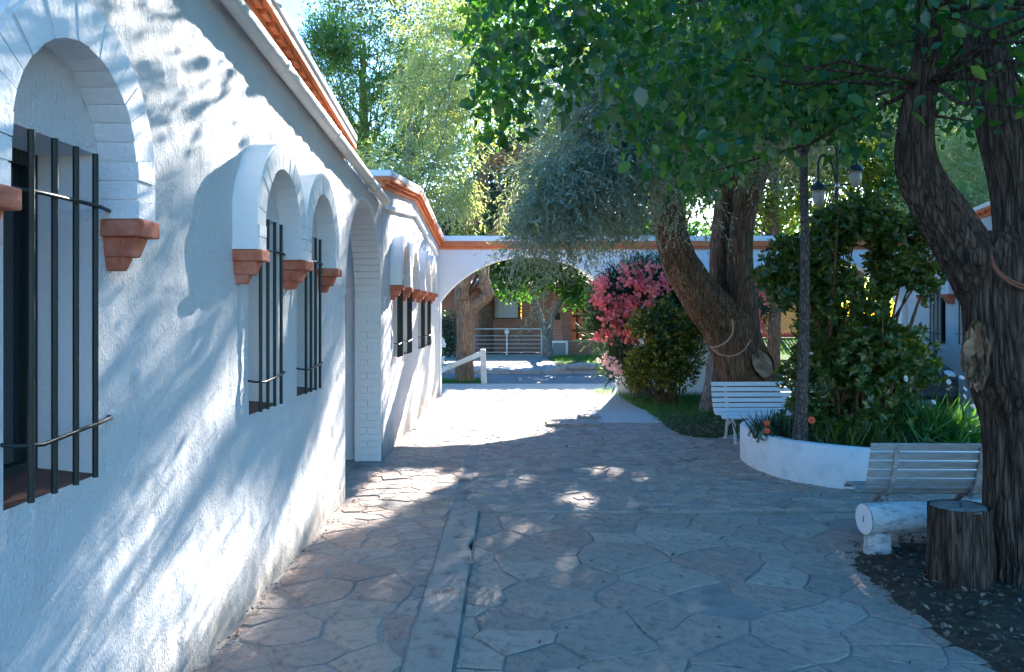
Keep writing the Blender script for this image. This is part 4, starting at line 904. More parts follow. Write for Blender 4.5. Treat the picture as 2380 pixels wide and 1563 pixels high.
def E(px, py, Y, rx, ry, rz, w=1.): return (P(px,py,Y), (rx,ry,rz), w)

# ---- shrub, small tree, lamp and flowers in the planter
shr = thing('shrub', 'dense dark green leafy shrub filling the white planter', 'shrub', (3.75, 9.05, SOILZ))
EE = [E(1985,560,9.1,.5,.55,.55,.8), E(2085,650,9.1,.42,.5,.5,.7), E(1905,660,9.0,.42,.5,.6,.7), E(1990,760,9.0,.72,.65,.6,1.3), E(1945,880,8.95,.62,.6,.55,1.), E(2075,860,9.0,.50,.55,.6,.9), E(2060,960,8.9,.72,.65,.35,1.), E(1930,980,8.9,.55,.6,.3,.6),
      E(1800,640,9.2,.30,.35,.24,.22), E(1835,590,9.2,.3,.35,.25,.2), E(1990,530,9.2,.55,.5,.28,.5), E(2130,620,9.0,.22,.3,.25,.2)]
rp_, rv_ = ellipsoids(EE+[E(random.uniform(1770,2200),random.uniform(520,900),9.0+random.uniform(-.3,.3),.16,.16,.2,.07) for _ in range(14)], 7600, .55); rp_ = rp_[rp_[:,2] > SOILZ+.05]
pxs = CX+F*rp_[:,0]/rp_[:,1]; pys = HY-F*(rp_[:,2]-H)/rp_[:,1]
rp_ = rp_[~(((pxs-2105)/45)**2+((pys-715)/50)**2 < 1)]
rp_ = clump(rp_, 2.6, .43)
def rosettes(name, base, per, leaf, mat, parent, up=.5, tm=OVAL, tf=OVALF, kind='stuff'):
    n = len(base); ang_ = rng.uniform(0, 6.28, (n,1))+np.arange(per)[None]*2.4; out = rng.normal(size=(n,3))*.5+np.array([0,-.15,.6]); out /= np.linalg.norm(out, axis=1, keepdims=True)
    ref = np.cross(out, np.array([.3,.5,.1])); ref /= np.linalg.norm(ref, axis=1, keepdims=True); r2 = np.cross(out, ref)
    ax = np.cos(ang_)[...,None]*ref[:,None]+np.sin(ang_)[...,None]*r2[:,None]+up*out[:,None]; nrm_ = np.repeat(out[:,None], per, 1)
    pos = np.repeat(base, per, 0)+rng.normal(size=(n*per,3))*.008
    return scatter_leaves(name, pos, leaf*rng.uniform(.65, 1.2, n*per), tm, tf, mat, parent, ax.reshape(-1,3), nrm_.reshape(-1,3)+rng.normal(size=(n*per,3))*.25, kind)
rosettes('foliage', rp_, 8, .075, M['shrub'], shr)
sp_ = [(Vector((3.75+random.uniform(-.3,.3), 9.05+random.uniform(-.25,.25), SOILZ-.03)), Vector(rp_[random.randrange(len(rp_))])) for _ in range(26)]
twigs('stem', sp_, .03, .006, M['bark_brown'], shr)
smt = thing('small_tree', 'slender grey trunk of a young tree growing at the planter edge', 'tree', tuple(P(1862,1040,8.35).xy)+(SOILZ,))
trunk_px('trunk', [(1858,1046,8.35,23),(1862,960,8.35,14.5),(1868,800,8.35,12),(1871,600,8.35,10.5),(1869,430,8.35,9),(1868,345,8.35,8.5)], M['bark_grey'], smt, seg=24, step=.05, amp=.05, nr=5, seed=14.)
trunk_px('limb', [(1868,350,8.35,13),(1848,310,8.35,10),(1815,265,8.3,8),(1780,180,8.2,6)], M['bark_grey'], smt, seg=12, step=.05, amp=.05, nr=5)
trunk_px('limb', [(1868,350,8.35,12),(1888,305,8.35,9),(1910,240,8.4,7),(1925,120,8.4,5)], M['bark_grey'], smt, seg=12, step=.05, amp=.05, nr=5)
cp, _ = ellipsoids([E(1860,180,8.4,.85,.8,.6), E(1780,230,8.3,.5,.5,.35,.5), E(1930,260,8.5,.5,.5,.35,.5)], 3000); 
scatter_leaves('crown', cp, rng.uniform(.05,.1,len(cp)), BROAD, BROADF, M['mulberry'], smt, None, None, 'stuff', True)
# lamp
lp_ = thing('street_lamp', 'dark iron garden lamp post with two hanging lanterns above the shrub', 'lamp', tuple(P(1945,1000,9.6).xy)+(SOILZ,))
base = P(1945,1000,9.6); LX, LY = base.x, base.y; lz = lambda py: P(0,py,9.6).z
MB().lathe((LX,LY,SOILZ-.05), [(.06,0),(.06,.1),(.035,.14),(.024,.3),(.022,1.2),(.02,lz(350)-SOILZ+.05),(.03,lz(345)-SOILZ+.06),(.0,lz(330)-SOILZ+.06)], 12).build('post', M['lampiron'], lp_, smooth=True)
MB().lathe((LX,LY,lz(432)), [(.024,-.03),(.036,-.015),(.036,.015),(.024,.03)], 12).build('collar', M['chrome'], lp_, smooth=True)
MB().bar((LX-.2,LY,lz(434)),(LX+.2,LY,lz(428)),.018,.018).build('cross_arm', M['lampiron'], lp_)
for sg, pc in ((-1,432),(1,388)):
    x = LX+sg*.215; zt_ = lz(pc)
    a_, r_ = crom([(LX,LY,lz(pc)-.06),(LX+sg*.06,LY,zt_+.25),(LX+sg*.16,LY,zt_+.36),(x,LY,zt_+.27),(x,LY,zt_+.05)], [.014]*5, .03)
    MB().tube(a_, r_, 8).build('gooseneck', M['lampiron'], lp_, smooth=True)
    hd = MB().lathe((x,LY,zt_), [(.012,.06),(.02,.05),(.03,.03),(.075,.0),(.098,-.045),(.098,-.055),(.06,-.05)], 18).build('lantern_cap', M['lampiron'], lp_, smooth=True)
    MB().lathe((x,LY,zt_-.055), [(.066,0),(.07,-.06),(.062,-.13),(.04,-.17),(.0,-.185)], 18).build('lantern_glass', M['lampglass'], hd, smooth=True)
# flower plants
def strap_plant(name, label, cat, at, n, h, spread, mat, group=None, blade=BLADE, wide=1.):
    t = thing(name, label, cat, at, group); pos = np.array([list(at)])+np.zeros((n,3))+rng.normal(size=(n,3))*np.array([spread*.25,spread*.25,0])
    ax = rng.normal(size=(n,3))*np.array([spread,spread,.2])+np.array([0,0,1.]); bl = [(a*wide,b,c*1.6) for a,b,c in blade]
    scatter_leaves('leaves', pos, h*rng.uniform(.6,1.2,n), bl, BLADEF, mat, t, ax, None, 'stuff'); return t
def petals(t, at, nrm, r, npet, mat, eye=M['eye'], wid=.28):
    at = Vector(at); nrm = Vector(nrm).normalized(); u = nrm.cross(Vector((.3,.2,1))).normalized(); w = nrm.cross(u); b = MB()
    for k in range(npet):
        a = 2*math.pi*k/npet; d = u*math.cos(a)+w*math.sin(a); q = nrm.cross(d); b.add([at, at+d*r*.55+q*r*wid+nrm*r*.12, at+d*r+nrm*r*.05, at+d*r*.55-q*r*wid+nrm*r*.12], [(0,1,2),(0,2,3)])
    o = b.build('blossom', mat, t); 
    MB().lathe(at-Vector((0,0,.006)), [(.0,0),(r*.2,.003),(r*.16,.010),(0,.013)], 8).build('blossom_eye', eye, o)
def stem_to(t, a, c, r=.003): 
    a = Vector(a); c = Vector(c); m = (a+c)/2+Vector((random.gauss(0,.02),random.gauss(0,.02),.02)); MB().tube([a,m,c], r, 5).build('stem', M['stem'], t)
g1 = P(1800,1010,8.75); g1.z = SOILZ
t = strap_plant('flowering_plant', 'leafy plant with red blossoms spilling at the planter nose by the white bench', 'flower', g1, 200, .3, .42, M['oleander'], wide=2.2)
for q in ((1782,984),(1783,1002)): p = P(*q,8.15); petals(t, p, (-.3,-1,.3), .035, 8, M['poppy']); stem_to(t, g1, p)
g2 = P(1905,1010,8.5); g2.z = SOILZ
t = strap_plant('flowering_plant', 'strappy plant with one orange blossom in front of the young trunk', 'flower', g2, 170, .26, .6, M['shrub'], wide=1.6)
p = P(1886,977,8.1); petals(t, p, (0,-1,.4), .045, 9, M['poppy']); stem_to(t, g2, p)
for (px, lab) in ((1960,'strappy green plant at the planter rim below the dark shrub'), (2040,'low dark plant crowding the planter rim behind the near bench')):
    g = P(px,1010,8.45); g.z = SOILZ; strap_plant('border_plant', lab, 'plant', g, 200, .27, .6, M['shrub'], None, wide=1.8)
g = P(2200,1010,8.4); g.z = SOILZ
t = strap_plant('border_plant', 'feathery light green plant leaning out of the planter towards the big trunk', 'plant', g, 200, .42, 1.1, M['midgreen'], wide=1.5)
dz = P(2190,960,8.6); dz.z = SOILZ
t = strap_plant('daisy_plant', 'bushy plant with white daisies on thin stems', 'flower', dz, 260, .5, .7, M['midgreen'], wide=1.8)
for q in ((2105,880),(2235,878),(2205,888),(2243,905),(2242,922),(2170,935),(2262,945)):
    p = P(q[0], q[1], 8.3); petals(t, p, (random.gauss(0,.4),-1,random.uniform(.1,1)), .042 if q[0] < 2150 else .032, 12, M['petal_white'], wid=.16); stem_to(t, dz+Vector((random.gauss(0,.1),0,.1)), p-Vector((0,-.01,0)), .0025)

# ---- forked tree in the middle with silvery leaves
T2 = Vector((3.83, 13.3, 0))
mid = thing('silver_leaf_tree', 'leaning forked tree with rough brown bark and drooping silvery leaves behind the white bench', 'tree', T2)
trunk_px('trunk', [(1748,985,13.2,72),(1744,930,13.2,62),(1728,850,13.2,60),(1690,765,13.2,54),(1628,685,13.1,46),(1582,610,13.0,40),(1556,530,12.8,36),(1545,440,12.6,32),(1538,340,12.2,27),(1500,220,11.8,20),(1440,60,11.2,14)], M['bark_brown'], mid, seg=100, step=.04, amp=.2, nr=14, seed=31., flare=.15)
trunk_px('limb', [(1722,830,13.2,36),(1732,740,13.2,31),(1722,650,13.2,29),(1722,560,13.2,26),(1738,470,13.2,24),(1785,370,13.1,20),(1850,260,12.9,15),(1930,120,12.6,10)], M['bark_brown'], mid, seg=40, step=.05, amp=.14, nr=9, seed=37.)
trunk_px('limb', [(1688,800,13.5,30),(1682,690,13.55,30),(1680,560,13.6,28),(1690,430,13.6,22),(1700,280,13.6,15)], M['bark_brown'], mid, seg=40, step=.05, amp=.12, nr=9, seed=41.)
trunk_px('secondary_trunk', [(1655,966,13.9,30),(1660,900,13.85,23),(1668,830,13.8,22),(1684,760,13.6,22)], M['bark_pale'], mid, seg=36, step=.05, amp=.12, nr=9, seed=43., flare=.2)
trunk_px('stub', [(1735,870,13.1,40),(1755,852,12.95,38),(1772,846,12.8,34)], M['bark_brown'], mid, seg=36, step=.04, amp=.12, nr=7, seed=47.)
cc = P(1771,846,12.79); b = MB(); nn_ = (P(1772,846,12.8)-P(1740,866,13.1)).normalized(); u = nn_.cross(Vector((0,0,1))).normalized(); w = u.cross(nn_); vs = [cc+nn_*.012]
for ri in (.5,1.):
    for k in range(24):
        a = 2*math.pi*k/24; vs.append(cc+nn_*(.01+.012*math.sin(5*a)*ri)+(u*math.cos(a)*.19+w*math.sin(a)*.24)*ri*(1+.05*math.sin(4*a)))
b.add(vs, [(0,1+k,1+(k+1)%24) for k in range(24)]+[(1+k,25+k,25+(k+1)%24,1+(k+1)%24) for k in range(24)]); b.build('sawn_face', M['cutwood'], mid, smooth=True)
rp2, _ = crom([P(1702,742,12.75), P(1703,772,12.72), P(1688,795,12.72), P(1664,807,12.75), P(1650,805,12.85)], [1]*5, .03)
rp3, _ = crom([P(1650,805,12.8), P(1670,823,12.72), P(1700,828,12.7), P(1728,815,12.72), P(1745,790,12.78)], [1]*5, .03)
tag(MB().tube(rp2, .014, 6).tube(rp3, .011, 6).build('rope', M['rope'], smooth=True), 'pale rope looped round the leaning forked trunk', 'rope')
tag(MB().add([P(1673,862,13.3), P(1680,860,13.3), P(1690,905,13.25), P(1686,912,13.25), P(1676,885,13.28)], [(0,1,2,3,4)]).build('ribbon', M['red'], bevel=.002), 'red ribbon hanging beside the pale secondary trunk', 'ribbon')
OE = [E(1310,520,9.9,.5,.5,.5,.22), E(1290,630,9.7,.25,.3,.4,.10), E(1400,420,10.3,.75,.6,.6,.9), E(1290,450,10.,.5,.5,.6,.8), E(1480,360,10.8,.9,.8,.8,1.6), E(1400,300,10.8,.9,.8,.8,1.4), E(1560,250,11.5,1.1,1.,.9,1.6), E(1450,150,11.2,1.2,1.,.9,1.4),
      E(1700,330,12.5,1.,1.,.6,.9), E(1600,470,11.6,.5,.6,.4,.5), E(1820,260,12.4,1.2,1.,.8,1.2), E(1640,130,12,1.5,1.3,1.,1.6), E(1850,90,12,1.5,1.3,1.,1.3), E(1480,520,10.6,.5,.5,.3,.12), E(1225,570,9.6,.25,.3,.25,.08),
      (Vector((4.5,13,6.6)), (2.6,2.6,1.2), 3.), (Vector((6.6,11.5,6.2)), (2.4,2.6,1.2), 2.6), (Vector((3.2,10.6,6.6)), (2.,2.,1.), 2.), (Vector((6.2,14.6,6.4)), (2.2,2.,1.2), 2.2), (Vector((4.2,9.6,5.6)), (1.6,1.2,.8), 1.2)]
sb, sv = ellipsoids(OE, 23000, .6); ok = keep_shade(sb, .03)
qx = CX+F*sb[:,0]/sb[:,1]; qy = HY-F*(sb[:,2]-H)/sb[:,1]; rr_ = rng.random(len(sb))
ok &= ~((qx > 1485) & (qx < 1780) & (qy > 400) & (rr_ > .12)) & ~((qy > 590) & (rr_ > .3)); sb, sv = sb[ok], sv[ok]
q = fbm(sb[:,0]*1.7, sb[:,1]*1.7, sb[:,2]*1.7, 2) > .40; sb, sv = sb[q], sv[q]
sprays('crown', sb, sv*.6+np.array([-.15,-.25,-.35])+rng.normal(size=sb.shape)*.45, .42, 17, .078, M['olive'], mid, droop=.5)
pr = []
tips2 = [P(1538,340,12.2), P(1500,220,11.8), P(1440,60,11.2), P(1785,370,13.1), P(1850,260,12.9), P(1545,440,12.6), P(1700,280,13.6)]
for i in rng.choice(len(sb), 170, replace=False):
    c = Vector(sb[i]); t_ = min(tips2, key=lambda z_: (z_-c).length); pr.append((t_, c))
twigs('branch', pr, .022, .004, M['bark_pale'], mid)

# ---- oleander, golden bush
ole = thing('oleander_bush', 'oleander bush covered with pink blossom clusters against the arch pier', 'shrub', (2.75, 16.1, 0))
oe = [E(1460,690,15.9,.55,.4,.55), E(1410,760,15.7,.35,.35,.5,.7), E(1520,670,16.,.6,.4,.5), E(1440,850,15.7,.25,.3,.4,.4), E(1600,700,16.1,.7,.4,.5,.8), E(1735,730,16.1,.35,.3,.5,.5)]
ob, ov = ellipsoids(oe, 2400, .6)
sprays('foliage', ob, ov*.5+np.array([0,-.1,.6])+rng.normal(size=ob.shape)*.3, .3, 9, .12, M['oleander'], ole, droop=.1, spread=.7)
twigs('stem', [((2.75+random.uniform(-.4,.4),16.1+random.uniform(-.15,.15),0), tuple(ob[random.randrange(len(ob))])) for _ in range(30)], .02, .006, M['bark_pale'], ole)
def blossom_mesh(seed):
    random.seed(seed); b = MB()
    for _ in range(7):
        c = Vector((random.gauss(0,.045),random.gauss(0,.04),random.gauss(0,.04))); nv = Vector((random.gauss(0,.5),-1,random.gauss(.2,.5))).normalized(); u = nv.cross(Vector((.2,.1,1))).normalized(); w = nv.cross(u)
        for k in range(5):
            a = 2*math.pi*k/5; d = u*math.cos(a)+w*math.sin(a); q = nv.cross(d); r = .034
            b.add([c, c+d*r*.7+q*r*.5+nv*.008, c+d*r*1.1+nv*.004, c+d*r*.7-q*r*.5+nv*.008], [(0,1,2),(0,2,3)])
    return b.mesh('blossom')
bm_ = [blossom_mesh(i) for i in range(5)]; random.seed(11)
BZ = [(1382,650,1405,735,26),(1395,690,1440,760,34),(1410,720,1465,790,34),(1440,620,1480,720,24),(1480,610,1530,690,22),(1500,640,1555,720,16),(1380,770,1420,790,8),(1420,700,1490,740,18),(1450,760,1500,800,14),(1715,690,1745,710,8),(1725,720,1765,760,16),(1740,660,1775,690,8),(1735,750,1770,800,12)]
for x0, y0, x1, y1, k in BZ:
    for _ in range(k): put('blossom', random.choice(bm_), M['pink'], ole, P(random.uniform(x0,x1), random.uniform(y0,y1), random.uniform(15.25,15.6)), (random.uniform(-.4,.4),random.uniform(0,6),random.uniform(-.5,.5)))
bp_ = [blossom_mesh(i) for i in (21,22)]; random.seed(13)
for x0, y0, x1, y1, k in ((1405,825,1425,845,5),(1420,845,1440,865,5)):
    for _ in range(k): put('blossom', random.choice(bp_), M['palepink'], ole, P(random.uniform(x0,x1), random.uniform(y0,y1), 15.3), (0,random.uniform(0,6),0))
gol = thing('golden_shrub', 'rounded shrub with golden green leaf tips beside the oleander', 'shrub', (2.85, 15.0, 0))
ge = [E(1545,830,14.9,.75,.6,.7,2.), E(1500,780,14.8,.4,.4,.5), E(1600,760,14.9,.45,.5,.5), E(1480,870,14.8,.25,.3,.35,.5), E(1570,720,15.1,.45,.4,.3,.5)]
gb, gv = ellipsoids(ge, 5200, .45); gb = gb[gb[:,2] > .03]
rosettes('foliage', clump(gb, 2.6, .42), 7, .06, M['golden'], gol)
twigs('stem', [((2.85+random.uniform(-.2,.2),15.+random.uniform(-.2,.2),0), tuple(gb[random.randrange(len(gb))])) for _ in range(22)], .02, .005, M['bark_brown'], gol)

# ---- trees beyond the walls
def leafy_tree(name, label, base, Es, n, leaf, mat, bark, tr=.16, kind='leaf', thr=.40, group=None, f=1.1, lean=.35, tf=1.):
    t = thing(name, label, 'tree', base, group); base = Vector(base)
    top = sum((Vector(e[0]) for e in Es), Vector())/len(Es); low = min(Es, key=lambda e: e[0].z)[0]
    top = Vector((base.x+(top.x-base.x)*lean, base.y+(top.y-base.y)*lean, base.z+(top.z-base.z)*tf)); trunk('trunk', [base-Vector((0,0,.05)), base+Vector((random.gauss(0,.06),0,(top.z-base.z)*.35)), base.lerp(top,.6)+Vector((random.gauss(0,.08),0,0)), top], [tr*1.15, tr, tr*.75, tr*.3], bark, t, seg=20, step=.2, amp=.1, nr=7, seed=base.x)
    p, v = ellipsoids(Es, n, .5)
    q = fbm(p[:,0]*f+base.x, p[:,1]*f, p[:,2]*f*1.2, 3) > thr; q &= keep_shade(p); p, v = p[q], v[q]; p_, v_ = p[p[:,2] > .3], v[p[:,2] > .3]
    if kind == 'leaf': scatter_leaves('crown', p_, leaf*rng.uniform(.6,1.3,len(p_)), OVAL, OVALF, mat, t, None, None, 'stuff')
    elif kind == 'pine': sprays('crown', p_, v_*.5+np.array([0,0,.5])+rng.normal(size=p_.shape)*.4, .45, 9, leaf, mat, t, spread=.8, droop=-.05)
    else: sprays('crown', p_, v_*.6+np.array([0,-.1,-.35])+rng.normal(size=p_.shape)*.4, .55, 13, leaf, mat, t, spread=.8, droop=.4)
    twigs('branch', [(base.lerp(top, random.uniform(.4,.95)), tuple(p_[random.randrange(len(p_))])) for _ in range(24)], tr*.16, tr*.03, bark, t); return t
G = 'trees beyond the walls'
leafy_tree('conifer_tree', 'fluffy bright green conifer rising behind the gabled roof', (-4.6,25,-.1), [E(800,190,25,1.3,1.3,1.5), E(900,130,25,1.4,1.4,1.3), E(930,250,24.5,1.1,1.2,1.2), E(830,330,24.5,1.3,1.3,1.2), E(760,120,25.5,1.,1.,1.), E(950,350,24,.9,1.,.8)], 5600, .16, M['pine'], M['bark_brown'], .2, 'pine', .49, G, 1.5)
leafy_tree('blue_tree', 'hazy blue green tree behind the bright conifer', (-6.5,33,-.1), [E(800,30,33,1.6,1.6,1.4), E(920,60,33,1.8,1.6,1.6), E(990,160,33,1.4,1.5,1.8), E(870,-60,33,1.8,1.8,1.2), E(1000,0,33,1.8,1.6,1.6), E(940,250,33,1.6,1.5,1.6), E(800,250,33,1.7,1.5,2.)], 11000, .17, M['pine_dark'], M['bark_brown'], .25, 'leaf', .45, G)
leafy_tree('silver_leaf_tree', 'sunlit pale silvery tree drooping over the rear gable', (-2.9,19.4,-.1), [E(1060,130,19.4,1.1,1.,1.2,1.4), E(1000,240,19.2,.8,.9,.9), E(1120,270,19.3,1.,.9,1.,1.2), E(930,380,18.8,1.,.7,.55), E(1060,400,18.9,1.1,.8,.6,1.2), E(1190,440,19.2,.9,.8,.6), E(1080,460,18.7,.8,.6,.4,.8), E(900,430,18.6,.6,.5,.3,.5), E(1150,80,19.8,1.2,1.,1.1), E(990,60,19.6,.9,.9,.9)], 6000, .125, M['olive_sun'], M['bark_pale'], .16, 'droop', .47, G, 1.9)
leafy_tree('dark_tree', 'shadowy dark tree behind the street arch', (-1.6,28,-.1), [E(1080,470,28,1.9,1.4,1.2), E(1170,500,28,1.6,1.4,1.), E(1020,560,28,1.2,1.,1.), E(1200,380,28,1.8,1.5,1.3)], 13000, .17, M['pine_dark'], M['bark'], .22, 'leaf', .36, G)
lime_es = [E(1250,380,22,1.3,1.2,1.), E(1180,330,22.4,1.2,1.2,1.), E(1330,310,22.5,1.3,1.2,1.2), E(1270,480,21.8,1.,1.,.6)]
# pollarded street tree with knuckled limbs
pol = thing('street_tree', 'pollarded tan trunk with knobby forked limbs standing by the street', 'tree', (-1.13, 20.25, 0))
trunk_px('trunk', [(1080,898,20.25,24),(1080,868,20.25,20),(1081,800,20.25,19),(1083,740,20.25,21),(1080,700,20.25,24)], M['bark_tan'], pol, seg=32, step=.06, amp=.12, nr=8, seed=51., flare=.15)
trunk_px('limb', [(1076,720,20.25,20),(1072,680,20.25,16),(1082,640,20.25,15),(1078,600,20.25,13),(1090,500,20.4,9),(1130,380,20.7,6)], M['bark_tan'], pol, seg=24, step=.06, amp=.14, nr=7, seed=53.)
trunk_px('limb', [(1088,725,20.2,15),(1112,705,20.15,13),(1134,686,20.1,12),(1128,665,20.1,13),(1126,630,20.1,11),(1140,560,20.2,8),(1200,440,20.4,5)], M['bark_tan'], pol, seg=24, step=.05, amp=.2, nr=6, seed=57.)
for q in ((1138,684,.11),(1122,655,.1),(1070,690,.12)): MB().lathe(P(q[0],q[1],20.0), [(0,-q[2]),(q[2]*.8,-q[2]*.6),(q[2],0),(q[2]*.75,q[2]*.7),(0,q[2])], 12).build('knuckle', M['bark_tan'], pol, smooth=True)
pp_, pv_ = ellipsoids([E(1150,590,20.3,.8,.7,.4), E(1050,620,20.5,.45,.4,.35), E(1110,560,20.3,.8,.7,.4), E(1070,660,20.6,.3,.3,.25,.4), E(1250,420,20.4,1.1,.9,.7,2.), E(1180,330,20.6,1.,.9,.7,1.5), E(1330,350,20,1.1,.9,.8,1.6), E(1380,610,20.6,.6,.5,.3,.4)], 9000, .6)
pp_ = clump(pp_, 1.7, .43); pp_ = pp_[keep_shade(pp_)]; scatter_leaves('crown', pp_, rng.uniform(.06,.13,len(pp_)), OVAL, OVALF, M['lime'], pol, None, None, 'stuff')
twigs('branch', [(P(1130,380,20.7), tuple(pp_[random.randrange(len(pp_))])) for _ in range(30)], .03, .008, M['bark_tan'], pol)
pal = thing('street_tree', 'small round green tree with whitewashed forked trunk before the brick house', 'tree', (1.3, 30.5, .03))
trunk_px('trunk', [(1273,838,30.5,13),(1272,800,30.5,11),(1270,765,30.5,11)], M['bark_pale'], pal, seg=20, step=.1, amp=.1, nr=6, seed=61., flare=.3)
trunk_px('limb', [(1270,775,30.5,8),(1256,735,30.5,6),(1240,690,30.5,5)], M['bark_pale'], pal, seg=12, step=.1, amp=.1, nr=6)
trunk_px('limb', [(1272,775,30.5,8),(1284,735,30.5,6),(1310,690,30.5,5)], M['bark_pale'], pal, seg=12, step=.1, amp=.1, nr=6)
pp_, _ = ellipsoids([E(1200,660,30.5,1.1,1.,.8), E(1290,640,30.5,1.4,1.2,.9), E(1340,680,30.5,.9,.9,.7), E(1250,600,30.5,1.7,1.4,1.), E(1180,620,30.5,.8,.8,.6)], 9000, .5)
pp_ = clump(pp_, 1.4, .40); pp_ = pp_[keep_shade(pp_)]
scatter_leaves('crown', pp_, rng.uniform(.1,.2,len(pp_)), OVAL, OVALF, M['midgreen'], pal, None, None, 'stuff')
ST = [((5.1,24.6),'broad green street tree just beyond the first arch','lime',[(-2.6,-.6,6.4,1.7,1.4),(-1.4,0,7.4,2.,1.6),(-3.6,-.4,8.0,1.9,1.6),(-2.2,0,9.4,2.,1.4),(-.5,0,8.6,1.6,1.5),(.6,0,7.4,1.5,1.3)]),
      ((7.4,23.2),'tall street tree between the two arches','midgreen',[(-2.6,0,5.8,1.6,1.3),(-.9,.2,6.2,1.7,1.4),(-1.8,.4,8.,2.1,1.6),(-1.4,0,9.8,1.9,1.3),(-2.8,.2,9.2,1.6,1.3)]),
      ((9.2,24.4),'spreading street tree beyond the second arch','lime',[(-.6,0,6.4,1.7,1.3),(1.2,.2,6.8,1.8,1.4),(.2,.4,8.6,2.2,1.6),(.2,0,10.4,1.8,1.2)]),
      ((12.8,24.2),'street tree at the far right behind the gabled roof','midgreen',[(-.6,0,5.6,1.8,1.5),(1.2,.2,6.6,1.9,1.6),(-.2,.4,8.6,2.2,1.7)])]
for (bx, by), lab, mt, cr in ST:
    leafy_tree('street_tree', lab, (bx,by,0.), [(Vector((bx+a,by+b,c)),(r1,r1*.9,r2),1.) for a, b, c, r1, r2 in cr], 16500, .17, M[mt], M['bark_brown'], .16, 'leaf', .34, G, 1.3, 0.)
pp0 = [(Vector((x,y,z)),(1.9,1.5,1.),1.) for x, y, z in ((-2.2,29,3.9),(.3,28.6,4.2),(2.8,29,4.3),(5.,29.2,4.2),(-3.4,31,4.6),(-.6,31,4.9),(1.8,31,5.),(4.4,31,5.),(.6,29.6,3.3),(3.6,29.6,3.4))]
leafy_tree('shade_tree', 'low spreading tree across the street before the brick house', (4.0,30.9,0.03), pp0, 24000, .2, M['midgreen'], M['bark_brown'], .2, 'leaf', .34, G)
leafy_tree('yellow_green_tree', 'backlit yellow green tree behind the forked trunk', (6.2,23.8,-.1), [E(1760,470,23.5,1.3,1.2,.9), E(1680,420,23.5,1.2,1.2,1.), E(1860,480,23.5,1.2,1.2,.9), E(1780,340,23.5,1.5,1.4,1.2), E(1600,330,23.5,1.3,1.2,1.2), E(1900,380,23.5,1.3,1.2,1.1)], 9500, .15, M['lime'], M['bark_brown'], .2, 'leaf', .41, G)
leafy_tree('yellow_green_tree', 'backlit yellow green tree behind the lamp post', (10.6,25.2,.05), [E(1980,500,25,1.3,1.2,.9), E(2060,520,25,1.2,1.2,.8), E(2010,400,25,1.6,1.4,1.2), E(2110,450,25,1.2,1.2,1.), E(2150,330,25,1.5,1.4,1.2)], 9000, .15, M['lime'], M['bark_brown'], .2, 'leaf', .42, G)
leafy_tree('silver_leaf_tree', 'pale silvery tree drooping above the right hand gable', (12.4,18.5,-.1), [E(2290,400,18,1.,1.,.7), E(2360,330,18.,1.1,1.,.9), E(2250,470,17.6,.7,.7,.35), E(2120,520,17.8,.8,.6,.4), E(2200,300,18.4,1.2,1.,.9)], 3600, .11, M['olive_sun'], M['bark_pale'], .18, 'droop', .42, G)
for i, (px, py, Y, rr, mt, lab) in enumerate([(1130,170,36,4.2,'midgreen','tall green tree far behind the drooping silver tree'), (1420,180,38,4.6,'lime','tall yellow green tree far behind the street arch'), (1720,150,40,5.,'midgreen','tall green tree far behind the brick house'), (2050,170,38,4.8,'pine','tall conifer green tree far beyond the yellow fence'), (2380,200,36,4.6,'midgreen','tall green tree far behind the right hand roof')]):
    c = P(px, py, Y)
    leafy_tree('tall_tree', lab, (c.x, Y, 0), [(c,(rr,rr*.8,rr*.8),1.4), (c+Vector((-rr*.5,0,-rr*.75)),(rr*.8,rr*.6,rr*.6),.9), (c+Vector((rr*.6,0,-rr*.7)),(rr*.8,rr*.6,rr*.7),.9), (c+Vector((0,0,rr*.7)),(rr*.7,rr*.6,rr*.5),.7)], 15000, .26, M[mt], M['bark_brown'], .3, 'leaf', .44, G, 1.1, .35, .5)
fw, _ = ellipsoids([(Vector((x, 56+random.uniform(-3,3), 4.5+random.uniform(-1,2))), (4.,3.,4.5), 1.) for x in range(-22, 44, 4)], 42000, .6)
fw = fw[fw[:,2] > 0]; tag(scatter_leaves('distant_trees', fw, rng.uniform(.3,.6,len(fw)), OVAL, OVALF, M['midgreen'], None, None, None, 'stuff'), 'belt of distant green trees behind the houses', 'trees')
# hedge shrubs behind the street arch, left
hb, _ = ellipsoids([E(1040,800,31,.9,.6,.6), E(1030,760,31.5,.8,.6,.7)], 3000, .5); hdg = thing('hedge_shrub', 'dark shrub behind the metal gate', 'shrub', (-2.5,31.3,.0)); scatter_leaves('foliage', hb[hb[:,2] > .05], rng.uniform(.08,.14,int((hb[:,2] > .05).sum())), OVAL, OVALF, M['oleander'], hdg, None, None, 'stuff')
wf = P(1024,845,18.6); wfl = thing('white_flower_bush', 'small bush with white blossoms at the corner of the arch', 'shrub', (wf.x-.12, 18.6, 0))
hb, _ = ellipsoids([(Vector((wf.x-.12,18.6,.55)), (.22,.2,.5), 1)], 500, .6); scatter_leaves('foliage', hb, rng.uniform(.05,.09,len(hb)), OVAL, OVALF, M['midgreen'], wfl, None, None, 'stuff')
bw = blossom_mesh(33)
for q in ((1025,793),(1027,806),(1024,822),(1026,860),(1028,800),(1025,842)): put('blossom', bw, M['petal_white'], wfl, P(q[0],q[1],18.35), (0,random.uniform(0,6),0))

